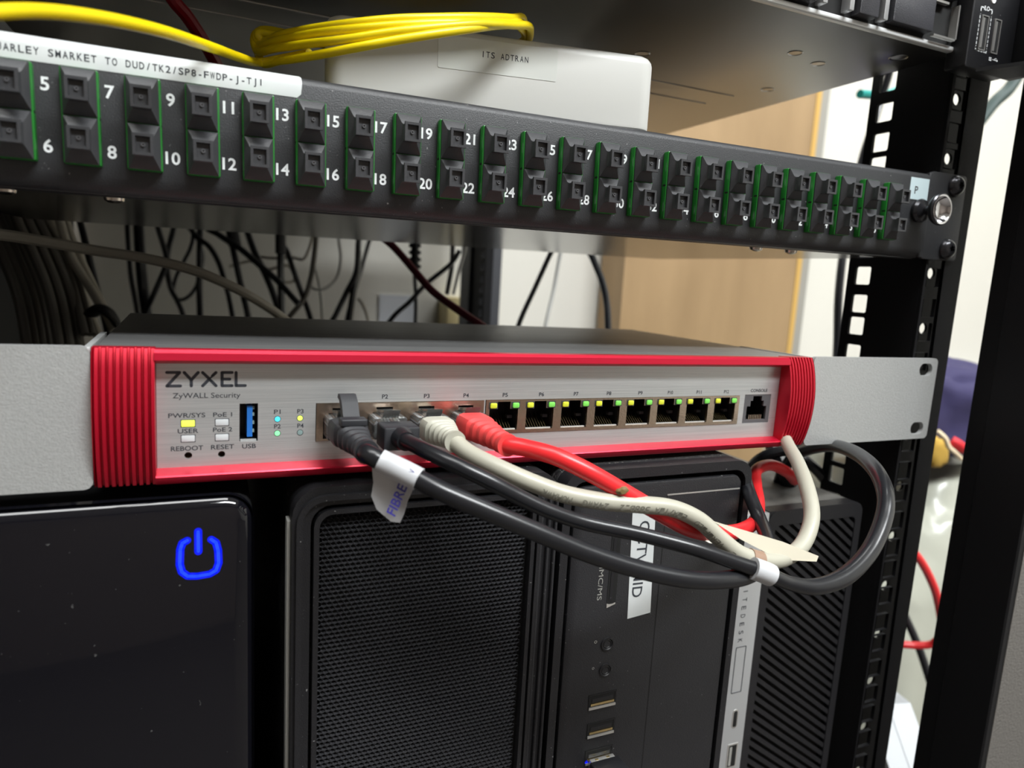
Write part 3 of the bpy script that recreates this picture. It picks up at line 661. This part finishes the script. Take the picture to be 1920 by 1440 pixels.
# glossy black
g = thing('desktop_computer', 'glossy black computer with a glowing blue power symbol, leftmost under the firewall', 'computer', (-180, 100, ZB))
part('case', B().rbox(-70, 74, -108, 200, 0, 341, 6, 1, 'y', 0), 'matt_black', g)
part('front_panel', B().rbox(-78, 74.2, -114, -107.5, 0, 342.6, 9, 4.6, 'y', 0, 8), 'gloss_black', g, angle=50)
GO = Vector((-180, 100, ZB))
def gx(px, py): p = PY(px, py, -14)-GO; return (p.x, p.z)
lg = B()
u = [gx(351, 1013), gx(342, 1018), gx(338, 1030), gx(337, 1058), gx(341, 1072), gx(352, 1080), (gx(370, 1080)), gx(393, 1076), gx(405, 1069), gx(410, 1055), gx(409, 1032), gx(405, 1017), gx(396, 1011)]
lg.stroke(u, 2.4, -114.15, 0); lg.stroke([gx(371.5, 996), gx(372, 1034)], 2.4, -114.15, 0)
lg.stroke(u, 1.0, -114.2, 1); lg.stroke([gx(371.5, 997), gx(372, 1033)], 1.0, -114.2, 1)
part('power_symbol', lg, ['led_blue', 'led_blue_core'], g, label='glowing blue power symbol')
# mesh front tower
m_ = thing('desktop_computer', 'black slim tower with a perforated mesh front, second from the left under the firewall', 'computer', (-44, 100, ZB))
MX0, MX1, MZ = -50, 50.5, 343.6
part('case', B().rbox(MX0+.5, MX1-1, -104, 200, 0, MZ-.6, 8, 1, 'y', 0), 'dusty_black', m_)
fr = B().plate(rrect(MX0, MX1, 0, MZ, 10, 6), [rrect(MX0+6, MX1-9.5, 8, MZ-6.5, 7, 5)], -114.5, -103)
fr.plate(rrect(MX0+1.2, MX1-8.0, 4, MZ-2.6, 10, 6), [rrect(MX0+3.2, MX1-9.2, 7, MZ-4.6, 8, 6)], -116.2, -114.5)
fr.plate(rrect(MX0+7.0, MX1-10.0, 9, MZ-7.8, 6, 5), [rrect(MX0+8.8, MX1-11.6, 11, MZ-9.6, 4.6, 5)], -115.6, -112)
for x in (MX1-7.5, MX1-4.2, MX1-1.2): fr.rbox(x-.6, x+.6, -116, -113, 2, MZ-10, .5, .3, 'z')
part('front_frame', fr, 'dark_grey_panel', m_)
mb = B(); gx0, gx1, gz0, gz1 = MX0+9, MX1-11.8, 11, MZ-10; pm = 1.95; rows = int((gz1-gz0)/(pm*.866)); colsn = int((gx1-gx0)/pm)
vs = []; fs = []; ym = -112.4
for r_ in range(rows):
    for c_ in range(colsn):
        x = gx0+.5*pm+c_*pm+(.5*pm if r_ % 2 else 0); z = gz1-.6*pm-r_*pm*.866; o = len(vs); Rr = pm/math.sqrt(3)
        for rad, yy in ((Rr, ym), (Rr*.84, ym-.32), (Rr*.70, ym+.15), (Rr*.64, ym+.9)):
            for k in range(6): a = math.pi/6+k*math.pi/3; vs.append((x+rad*math.cos(a), yy, z+rad*math.sin(a)))
        for j in range(3):
            for k in range(6): fs.append((o+j*6+k, o+j*6+(k+1) % 6, o+(j+1)*6+(k+1) % 6, o+(j+1)*6+k))
mb.add(vs, fs, 0); mb.box(gx0-1, gx1+1, ym+.9, ym+1.4, gz0-2, gz1+2, 1)
part('mesh_grille', mb, ['mesh_black', 'void'], m_)
part('side_trim', B().rbox(-51.2, -50, -110, -104.5, 0, 331, .3, .2, 'z'), 'trim_grey', m_, label='narrow silver trim strip on the left edge')
# tower with ports
p_ = thing('desktop_computer', 'black slim tower with front sockets and a white CCTV MID label, third from the left', 'computer', (56, 100, ZB))
PO = Vector((56, 100, ZB)); PW0, PW1, PZt = -47.5, 47.6, 342.8
part('case', B().rbox(PW0, PW1, -107, 200, 0, PZt, 8, .8, 'y', 0, 6), 'dusty_black', p_)
def lx(px, py, y=-15): q = PY(px, py, y)-PO; return (q.x, q.z)
fr = B().plate(rrect(PW0, PW1, 0, PZt, 8.5, 6), [rrect(PW0+3.5, PW1-3.4, 6, PZt-4.2, 6, 5)], -115, -107, 0)
fr.rbox(PW0+5.2, PW1-5.0, -114.6, -108, 8, PZt-6.6, 5, 1.0, 'y', 0, 5)
seam = lx(1240, 1060)[0]; bz_ = lx(1300, 924)[1]
fr.box(seam-.25, seam+.25, -114.66, -114.5, 8, bz_, 2); fr.box(seam, PW1-6, -114.72, -114.5, bz_-.3, bz_+.3, 1)
tx, tz = lx(1127, 1090); fr.text('MMC/MS', (tx, -114.7, tz), 2.2, 17, (0, 0, -1), (1, 0, 0), 3)
cx_, cz_ = lx(1139, 1207); fr.text('o', (lx(1118, 1200)[0], -114.7, lx(1118, 1203)[1]), 2.0, None, m=3); fr.text('o', (lx(1113, 1253)[0], -114.7, lx(1113, 1253)[1]), 1.6, None, m=3)
part('front_panel', fr, ['dark_grey_panel', 'trim_grey', 'void', 'trim_grey'], p_)
x, z = lx(1152, 1065); part('card_slot', B().box(x-2.2, x+2.2, -114.75, -114.4, z-16, z+15, 0).box(x-1.2, x+.2, -114.9, -114.5, z-14.5, z+13, 1).add([(x-2.2, -114.95, z-17.5), (x+2.0, -114.95, z-16.2), (x+2.0, -114.5, z-14.8), (x-2.2, -114.5, z-13.2)], [(0, 1, 2, 3)], 2), ['void', 'black_plastic', 'usb_steel'], p_)
for px_, py_ in ((1139.5, 1208), (1136, 1257)):
    x, z = lx(px_, py_); part('audio_jack', B().lathe([(3.2, -114.4), (3.1, -115.1), (2.5, -115.2), (2.2, -114.7), (1.7, -114.9), (1.2, -114.0), (.02, -112)], (x, 0, z), seg=24), 'black_plastic', p_)
for px_, py_ in ((1130, 1313), (1127, 1366), (1123, 1416)):
    x, z = lx(px_, py_); ub = B().box(x-7, x+7, -114.75, -114.5, z-3.6, z+3.6, 1); ub.plate(rrect(x-6.6, x+6.6, z-3.3, z+3.2), [rrect(x-6.3, x+6.3, z-3.0, z+2.9)], -114.9, -114.6, 3); ub.box(x-5.8, x+5.8, -115.1, -114.6, z-1.7, z-.7, 2); ub.box(x-6.6, x+6.6, -115.2, -114.6, z-3.4, z-2.3, 0); ub.box(x-5.2, x+5.2, -114.95, -114.6, z-.3, z+1.4, 3)
    part('usb_port', ub, ['usb_steel', 'void', 'pin_gold', 'black_plastic'], p_)
a, b_, c_, d_ = lx(1187, 958), lx(1230, 960), lx(1220, 1149), lx(1177, 1161)
lbm = B().loft([[(q[0], -114.75, q[1]) for q in (a, b_, c_, d_)], [(q[0], -114.55, q[1]) for q in (a, b_, c_, d_)]], 0)
tx, tz = lx(1202, 1049); lbm.text('CCTV MID', (tx, -114.85, tz), 5.0, lx(1202, 978)[1]-lx(1202, 1119)[1], (-.03, 0, -1), (1, 0, -.03), 1, bold=.004)
part('label_sticker', lbm, ['sticker', 'ink_dark'], p_, label='white label lettered CCTV MID')
x, z = lx(1100, 1430); part('activity_light', B().lathe([(.9, -114.5), (.8, -115), (.02, -115.2)], (x, 0, z), seg=12), 'led_blue', p_, label='tiny blue activity light')
x, z = lx(1126, 1422); dg = thing('usb_dongle', 'small black USB dongle plugged into the lowest socket beside the tiny blue light', 'usb dongle', PO+Vector((x, -115.2, z-1)))
part('connector', B().rbox(-6, 6, -2.6, 0, -2.2, 2.2, .3, .2, 'y').box(-3.6, -2, -1.6, -.6, 2.2, 2.25, 1).box(2, 3.6, -1.6, -.6, 2.2, 2.25, 1), ['usb_steel', 'pin_gold'], dg)
part('body', B().rbox(-7.4, 7.4, -14, -2.6, -4.2, 3.0, .8, .6, 'y'), 'black_plastic', dg)
# slim desktop with slanted vents
h_ = thing('desktop_computer', 'black desktop with slanted front vents and silver strip, rightmost beside the rail', 'computer', (160, 100, ZB)); HO = Vector((160, 100, ZB)); HZ = 307.2
part('case', B().rbox(-47, 47.6, -84, 200, 0, HZ-.8, 3, .6, 'y', 0), 'hp_top', h_)
def hx(px, py, y=8): q = PY(px, py, y)-HO; return (q.x, q.z)
HS = hx(1432, 1060)[0]; HR = 47.8
part('front_frame', B().plate(rrect(HS, HR, 0, HZ, 6, 5), [rrect(HS+5.0, HR-4.6, 6, HZ-8, 3, 4)], -92, -84.4).box(HS, HR-5, -91.6, -84.3, HZ-7, HZ-.1), 'black_plastic', h_)
vb = B().box(HS+4, HR-4, -88.5, -85, 5, HZ-7, 1)
X0, X1, Z0, Z1 = HS+4.6, HR-4.4, 6, HZ-7.8
def clip(poly):
    for ax, lim, sg in ((0, X0, 1), (0, X1, -1), (1, Z0, 1), (1, Z1, -1)):
        out = []
        for i in range(len(poly)):
            a, b = poly[i-1], poly[i]; ia = (a[ax]-lim)*sg >= 0; ib = (b[ax]-lim)*sg >= 0
            if ia != ib: t = (lim-a[ax])/(b[ax]-a[ax]); out.append((a[0]+(b[0]-a[0])*t, a[1]+(b[1]-a[1])*t))
            if ib: out.append(b)
        poly = out
        if not poly: break
    return poly
pv, bw, sl_ = 5.3, 2.9, .74
z = Z1+60*sl_
while z > Z0-5:
    pl = clip([(X0-1, z), (X1+1, z-sl_*(X1-X0+2)), (X1+1, z-sl_*(X1-X0+2)-bw), (X0-1, z-bw)])
    if len(pl) > 2: vb.prism(pl, 'y', -91.6, -88, 0)
    z -= pv
part('vent_grille', vb, ['black_plastic', 'void'], h_)
sp = B().rbox(-47.5, HS-.2, -92.3, -84, 0, HZ-.4, .5, .4, 'z')
tx, tz = hx(1393, 1125); 
za, zb = hx(1396, 1093)[1], hx(1388, 1200)[1]; pz = (za-zb)/7
for i, ch in enumerate('ELITEDESK'): sp.text(ch, (hx(1393, 1150)[0]-.2, -92.42, za-(i-1)*pz), 2.9, None if ch == 'I' else 1.9, (0, 0, -1), (1, 0, 0), 1)
x, z = hx(1384, 1255); sp.plate(rrect(x-3.4, x+3.4, z-13, z+13, .5), [rrect(x-3.1, x+3.1, z-12.7, z+12.7, .4)], -92.5, -92.2, 1)
part('silver_strip', sp, ['strip_silver', 'ink_dark'], h_, label='silver strip lettered ELITEDESK')
x, z = hx(1377, 1347); part('usb_c_port', B().rbox(x-1.9, x+1.9, -92.5, -92.2, z-5.4, z+5.4, 1.8, .1, 'y', 0).rbox(x-1.2, x+1.2, -92.6, -92.4, z-4.6, z+4.6, 1.1, .05, 'y', 1), ['usb_steel', 'void'], h_)
x, z = hx(1371, 1416); part('usb_port', B().box(x-3.4, x+3.4, -92.5, -92.2, z-7, z+7, 0).box(x-2.6, x+2.6, -92.6, -92.4, z-6.2, z+6.2, 1).box(x-2.2, x-.6, -92.75, -92.4, z-5.4, z+5.4, 2), ['usb_steel', 'void', 'trim_grey'], h_)

# ================================================================== loose cables behind the desktops
def wc(name, pts, r, m, label, group=None, **kw):
    q = [P(*p) for p in pts]
    if name == 'hanging_cable':   # runs on above the panel and down behind the appliance
        if pts[0][1] <= 440: q = [Vector((q[0].x, q[0].y+4, max(q[0].z+20, 66)))]+q
        if pts[-1][1] >= 588: t = (q[-1]-q[-2]).normalized(); q = q+[q[-1]+t*45+Vector((0, 0, -25)), q[-1]+t*60+Vector((0, 0, -120)), q[-1]+t*62+Vector((0, 0, -260))]
    return cable(name, q, r, m, label, group, **kw)
wc('power_cable', [(1440, 800, 430), (1450, 845, 415), (1465, 868, 405), (1476, 900, 400), (1492, 960, 420)], 4.2, 'black_jacket', 'black cable with a thick plug dropping behind the red end grip onto the desktop top')
wc('power_cable', [(1396, 905, 420), (1412, 872, 410), (1440, 852, 400), (1490, 838, 400), (1530, 800, 430)], 3.2, 'black_jacket', 'grey black cable arching just under the firewall behind the red loop')
wc('power_cable', [(1470, 820, 430), (1505, 858, 420), (1532, 882, 420), (1553, 910, 425), (1560, 940, 440)], 3.4, 'black_jacket', 'black cable curving down beside the rail holes behind the slanted vent desktop')
# cables behind the firewall, seen through the gap
GB = 'cables hanging behind the rack'
wc('network_cable', [(-80, 436, 318), (0, 440, 330), (90, 454, 345), (180, 470, 360), (270, 484, 372), (360, 506, 384), (430, 535, 398), (480, 562, 415), (530, 596, 440), (580, 640, 470)], 2.9, 'taupe_jacket', 'grey cable sagging across the gap from the left edge behind the firewall')
wc('network_cable', [(640, 380, 560), (690, 425, 545), (735, 460, 530), (775, 505, 520), (810, 545, 512), (850, 575, 506), (905, 612, 500), (960, 650, 500)], 2.9, 'maroon_jacket', 'maroon cable slanting down behind the firewall left of the rear rail')
lst = [((62, 408), (100, 463), (130, 520), (158, 627), 'outermost beige strand of the dark bundle, left side'), ((78, 408), (114, 467), (142, 520), (171, 627), 'beige strand of the left bundle, second from its left'),
       ((93, 408), (123, 467), (150, 540), (186, 635), 'lit beige strand in the middle of the left bundle'), ((110, 408), (133, 480), (163, 530), (196, 585), 'beige strand of the left bundle ending at the black strap'), ((121, 408), (143, 470), (176, 540), (214, 620), 'rightmost beige strand of the left bundle beside the wall'),
       ((20, 408), (60, 480), (100, 560), (140, 660), 'shaded strand at the dark left end of the bundle'), ((40, 408), (80, 480), (118, 560), (150, 660), 'shaded strand second from the dark left end of the bundle')]
for i, (a, b_, c_, d_, lb_) in enumerate(lst):
    dd = 470+11*(i % 3); wc('network_cable', [(a[0]-20, a[1]-70, dd), (*a, dd), (*b_, dd), (*c_, dd), (*d_, dd-10)], 2.9, 'taupe_jacket' if i in (2, 3, 4) else 'brown_shaded_jacket', lb_, 'beige cables bundled at the left')
for i, x in enumerate((-30, -16, -2, 12, 30, 50, 70)):
    dd = 446+9*(i % 4); wc('network_cable', [(x-24, 330, dd), (x, 408, dd), (x+34, 480, dd), (x+64, 560, dd), (x+86, 680, dd)], 3.0, 'brown_shaded_jacket', 'shadowed strand in the dense dark cable bundle at the left edge', 'shadowed strands of the left bundle')
wc('hanging_cable', [(128, 340, 545), (150, 415, 545), (164, 470, 540), (180, 535, 540), (192, 580, 535), (205, 640, 530)], 2.6, 'black_jacket', 'black cable hanging at the right side of the beige bundle')
solo('cable_strap', B().tube(spline([P(172, 588, 455), P(188, 578, 452), P(208, 590, 455), P(216, 602, 465)], 6), 6, flat=.5), 'matt_black', 'black strap around the beige cable bundle beside the firewall corner', 'cable strap')
hang = [
 ([(238, 380), (239, 430), (241, 465), (246, 520), (258, 590), (262, 640)], 2.6, 'black_jacket', 740, 'black cable hanging leftmost, just left of the thick one'),
 ([(258, 380), (260, 430), (263, 480), (268, 540), (275, 592), (278, 640)], 5.4, 'black_jacket', 735, 'thickest black cable hanging near the left, behind the sagging grey one'),
 ([(288, 390), (297, 430), (308, 465), (312, 492), (300, 525), (285, 560), (270, 600)], 2.8, 'black_jacket', 730, 'black cable forming the left arm of the Y shape'),
 ([(330, 390), (325, 430), (316, 465), (313, 500), (320, 540), (333, 565), (346, 600)], 2.8, 'black_jacket', 745, 'black cable forming the right arm of the Y shape'),
 ([(375, 390), (375, 440), (374, 500), (374, 550), (376, 620)], 3.2, 'black_jacket', 740, 'straight upright black cable right of the small cable loop'),
 ([(362, 430), (358, 462), (345, 490), (330, 520), (325, 550), (340, 562), (360, 550), (372, 525), (380, 480), (366, 440), (350, 425)], 2.0, 'black_jacket', 755, 'thin black cable hanging in a small open loop'),
 ([(350, 400), (365, 440), (392, 462), (410, 492), (422, 530), (430, 560), (440, 620)], 2.8, 'black_jacket', 720, 'black cable bending right over the sagging grey cable'),
 ([(425, 395), (432, 440), (440, 480), (450, 525), (458, 560), (468, 610)], 3.2, 'black_jacket', 715, 'black cable with a fat connector at the panel edge'),
 ([(380, 410), (410, 440), (450, 466), (490, 500), (520, 526), (560, 570)], 3.2, 'black_jacket', 690, 'black cable crossing the others diagonally from upper left'),
 ([(455, 400), (466, 440), (480, 478), (498, 515), (514, 555), (530, 610)], 3.6, 'black_jacket', 735, 'black cable leaning right through the centre of the tangle'),
 ([(524, 400), (526, 450), (526, 500), (527, 545), (529, 610)], 3.6, 'black_jacket', 720, 'vertical black cable under the second fat connector'),
 ([(528, 440), (540, 475), (552, 510), (566, 550), (586, 610)], 3.0, 'black_jacket', 745, 'black cable splaying right from the second fat connector'),
 ([(596, 400), (592, 450), (588, 490), (582, 525), (570, 560), (540, 598), (520, 630)], 2.6, 'brown_shaded_jacket', 700, 'brownish cable crossing from upper right to the end of the grey one'),
 ([(630, 400), (635, 450), (639, 485), (632, 520), (612, 540), (590, 542), (580, 530)], 1.6, 'light_jacket', 760, 'thin pale grey cable hanging in a wide loop'),
 ([(590, 500), (598, 530), (603, 570), (605, 620)], 1.5, 'light_jacket', 765, 'thin pale grey cable dropping below the wide loop'),
 ([(480, 480), (510, 484), (545, 482), (568, 486), (580, 465), (588, 430)], 1.6, 'taupe_jacket', 752, 'thin beige cable running level through the tangle'),
 ([(430, 500), (470, 490), (500, 505), (540, 498), (552, 525), (530, 528), (500, 512)], 1.6, 'taupe_jacket', 762, 'thin beige cable curled behind the tangle'),
 ([(676, 400), (672, 455), (668, 510), (650, 548), (630, 590), (615, 620)], 3.0, 'black_jacket', 715, 'black cable falling to the left, right of the wide pale loop'),
 ([(672, 470), (670, 510), (662, 550), (654, 610)], 3.4, 'black_jacket', 725, 'black cable beside the falling one, nearly upright'),
 ([(700, 420), (690, 460), (676, 510), (664, 550), (650, 600)], 2.2, 'cap_hollow', 740, 'dark grey cable right of the paired black ones'),
 ([(672, 560), (682, 575), (692, 610)], 1.6, 'taupe_jacket', 735, 'short beige cable stub above the firewall beside the paper sheet'),
 ([(778, 400), (778, 450), (778, 520), (780, 560), (779, 620)], 2.2, 'black_jacket', 700, 'upright black cable with ribbed plug left of the rear rail'),
 ([(862, 470), (845, 495), (800, 532), (768, 566), (728, 606)], 2.4, 'black_jacket', 690, 'black cable slanting down left across the paper sheet'),
 ([(852, 400), (849, 460), (847, 500), (842, 530), (838, 552)], 2.6, 'black_jacket', 710, 'black cable dropping to the beige wall box'),
 ([(885, 400), (874, 460), (860, 510), (850, 552)], 1.8, 'light_jacket', 740, 'pale grey cable dropping to the beige wall box'),
 ([(1052, 430), (1030, 480), (1003, 540), (970, 616)], 2.5, 'black_jacket', 640, 'straight black cable slanting down left, right of the rear rail'),
 ([(1062, 430), (1050, 480), (1038, 545), (1022, 616)], 2.2, 'light_jacket', 760, 'grey cable between the two black ones right of the rear rail'),
 ([(1095, 440), (1112, 485), (1128, 525), (1137, 565), (1140, 616)], 3.4, 'black_jacket', 660, 'black cable bowing down beside the wooden panel'),
 ([(1668, 130), (1650, 190), (1632, 250), (1614, 310), (1590, 420), (1580, 480), (1572, 560), (1570, 640), (1566, 720)], 3.6, 'black_jacket', 620, 'long black cable hanging just left of the front rail holes'),
]
for pts, r, m, d0, lb_ in hang: wc('hanging_cable', [(x, y, d0+random.uniform(-6, 6)) for x, y in pts], r, m, lb_, GB, n=6, seg=8)
for (x0, y0, x1, y1, d0, r, lb_) in ((434, 425, 441, 462, 708, 7.5, 'black connector block at the top of the tangle, left one'), (526, 425, 526, 476, 712, 6.4, 'black connector block at the top of the tangle, right one')):
    b = B(); pa = [P(x0, y0, d0), P(x1, y1, d0)]; pa = [pa[0].lerp(pa[1], k/6) for k in range(7)]; b.tube(pa, r, 0, 12, .7)
    solo('cable_connector', b, 'matt_black', lb_, 'connector')
b = B(); pa = [P(778, 445+k*2.6, 692) for k in range(26)]
for i in range(25): b.tube([pa[i], pa[i+1]], 6.2 if i % 5 in (0, 1) and i < 22 else 3.8, 0, 10)
solo('power_plug', b, 'matt_black', 'ribbed black cable plug hanging left of the rear rail', 'plug')
wc('network_cable', [(1612, 176, 680), (1640, 178, 690), (1665, 176, 700), (1720, 150, 760), (1780, 110, 840), (1830, 90, 930)], 4.2, 'teal_jacket', 'teal cable behind the rail just under the server')
wc('network_cable', [(1820, 250, 640), (1862, 195, 640), (1893, 165, 640), (1918, 120, 640), (1935, 60, 640)], 5.5, 'dark_teal_jacket', 'dark green cable against the wall between rail and corner post')

# ================================================================== things against the back wall
def at_y(px, py, y): return PY(px, py, y)
wy = 700
x0 = at_y(1166, 560, wy).x; x1 = at_y(1503, 420, wy).x; x2 = at_y(1512, 420, wy).x
wd = thing('cupboard', 'tall wooden cupboard with an orange edge strip standing behind the rack', 'cupboard', ((x0+x2)/2, wy, RZ0))
part('body', B().rbox(-(x2-x0)/2, (x1-(x0+x2)/2), 0, 70, 0, 1500, 0, 1, 'z'), 'wood', wd)
part('edge_strip', B().rbox(x1-(x0+x2)/2+.3, (x2-x0)/2, -1, 70, 0, 1500, 0, .5, 'z'), 'wood_edge', wd, label='orange brown edge strip')
solo('grey_strip', B().rbox(x2+2, at_y(1535, 420, wy).x, wy+10, wy+68, RZ0, 700, 0, 1, 'z'), 'strip_grey', 'grey upright strip between the wooden cupboard and the white wall', 'post')  # plain grey upright strip beside the cupboard edge
a = at_y(830, 556, 760); b_ = at_y(882, 612, 760)
solo('wall_box', B().rbox(a.x, b_.x, 738, 779.5, b_.z-20, a.z, 3, 2, 'y'), 'socket_beige', 'beige cable box on the wall behind the maroon cable', 'wall box')
a = at_y(712, 552, 778); b_ = at_y(782, 612, 778)
solo('paper_sheet', B().box(a.x, b_.x, 778, 779.6, b_.z-40, a.z), 'paper', 'pale blue paper sheet pinned on the wall left of the beige box', 'paper')
# right of the rack: sack, garment, cables, trunking
def blob(center, rx, ry, rz, amp, sc, seed, seg=40, rings=28, zmin=None):
    from mathutils import noise as nz
    b = B(); rs = []
    for i in range(rings+1):
        ph = math.pi*i/rings; ring = []
        for k in range(seg):
            th = 2*math.pi*k/seg; d = Vector((math.sin(ph)*math.cos(th), math.sin(ph)*math.sin(th), math.cos(ph)))
            n = nz.noise(d*sc+Vector((seed, 0, 0)))*amp+nz.noise(d*sc*2.7+Vector((0, seed, 0)))*amp*.5
            e = Vector((abs(d.x)**.7*(1 if d.x > 0 else -1), abs(d.y)**.7*(1 if d.y > 0 else -1), abs(d.z)**.6*(1 if d.z > 0 else -1)))
            p = Vector(center)+Vector((e.x*rx, e.y*ry, e.z*rz))*(1+n)
            if zmin is not None and p.z < zmin: p.z = zmin
            ring.append(p)
        rs.append(ring)
    return b.loft(rs)
sp_ = P(1780, 880, 800)
sack = blob((sp_.x+80, sp_.y+120, (sp_.z-900)/2), 230, 170, (sp_.z+900)/2, .10, 3.2, 3.3, 64, 60, RZ0)
solo('plastic_sack', sack, 'bag_plastic', 'crumpled white plastic sack standing behind the gap right of the rail', 'plastic bag', angle=60)
gp = P(1775, 790, 770)
gt = thing('garment', 'bundled purple garment with mustard lining lying on the white plastic sack', 'clothing', (gp.x, gp.y, gp.z-60))
part('cloth', blob((gp.x+35, gp.y+60, gp.z+4), 120, 80, 58, .16, 2.4, 1.2, 48, 36), 'purple_cloth', gt, world=True, angle=60)
part('lining', blob(tuple(P(1752, 848, 742)), 14, 10, 16, .2, 2, 4, 20, 14), 'mustard_cloth', gt, world=True, label='mustard lining')
part('strap', B().tube(spline([P(*q) for q in ((1757, 808, 706), (1772, 822, 704), (1779, 838, 704), (1790, 848, 705), (1800, 858, 710))], 8), 4.0, flat=.6), 'cream_strap', gt, world=True, label='cream strap')
part('toggle', B().tube(spline([P(*q) for q in ((1784, 826, 706), (1795, 832, 704), (1808, 842, 706))], 6), 5), 'red_cloth', gt, world=True, label='red toggle')
a = at_y(1740, 676, 778); b_ = at_y(1900, 700, 778)
struct('trim_1', B().rbox(a.x-150, RX1-5, 745, 779.8, b_.z-26, b_.z+10, 2, 1, 'x'), 'trunk_white')
wc('network_cable', [(1690, 1010, 560), (1722, 1046, 565), (1742, 1080, 570), (1757, 1120, 575), (1765, 1180, 590), (1750, 1206, 600), (1720, 1210, 605), (1680, 1208, 610), (1640, 1210, 620)], 3.3, 'red_jacket', 'red cable looping between rail and corner post in front of the plastic sack')
wc('power_cable', [(1660, 1060, 660), (1695, 1150, 655), (1715, 1195, 650), (1732, 1240, 645), (1760, 1330, 640)], 3.6, 'black_jacket', 'black cable slanting across the plastic sack behind the red one')
pa, pb = P(1668, 1320, 560), P(1730, 1500, 520)
dv = (pb-pa).normalized(); sd = dv.cross(FW).normalized()*17
tk = B().loft([[pa-sd, pa+sd, pa+sd+FW*22, pa-sd+FW*22], [pb-sd, pb+sd, pb+sd+FW*22, pb-sd+FW*22]])
tk.loft([[pa-sd*.1-FW*.6, pa+sd*.1-FW*.6, pa+sd*.1, pa-sd*.1], [pb-sd*.1-FW*.6, pb+sd*.1-FW*.6, pb+sd*.1, pb-sd*.1]])
solo('cable_trunking', tk, 'trunk_white', 'length of white cable trunking leaning at the foot of the plastic sack', 'trunking')
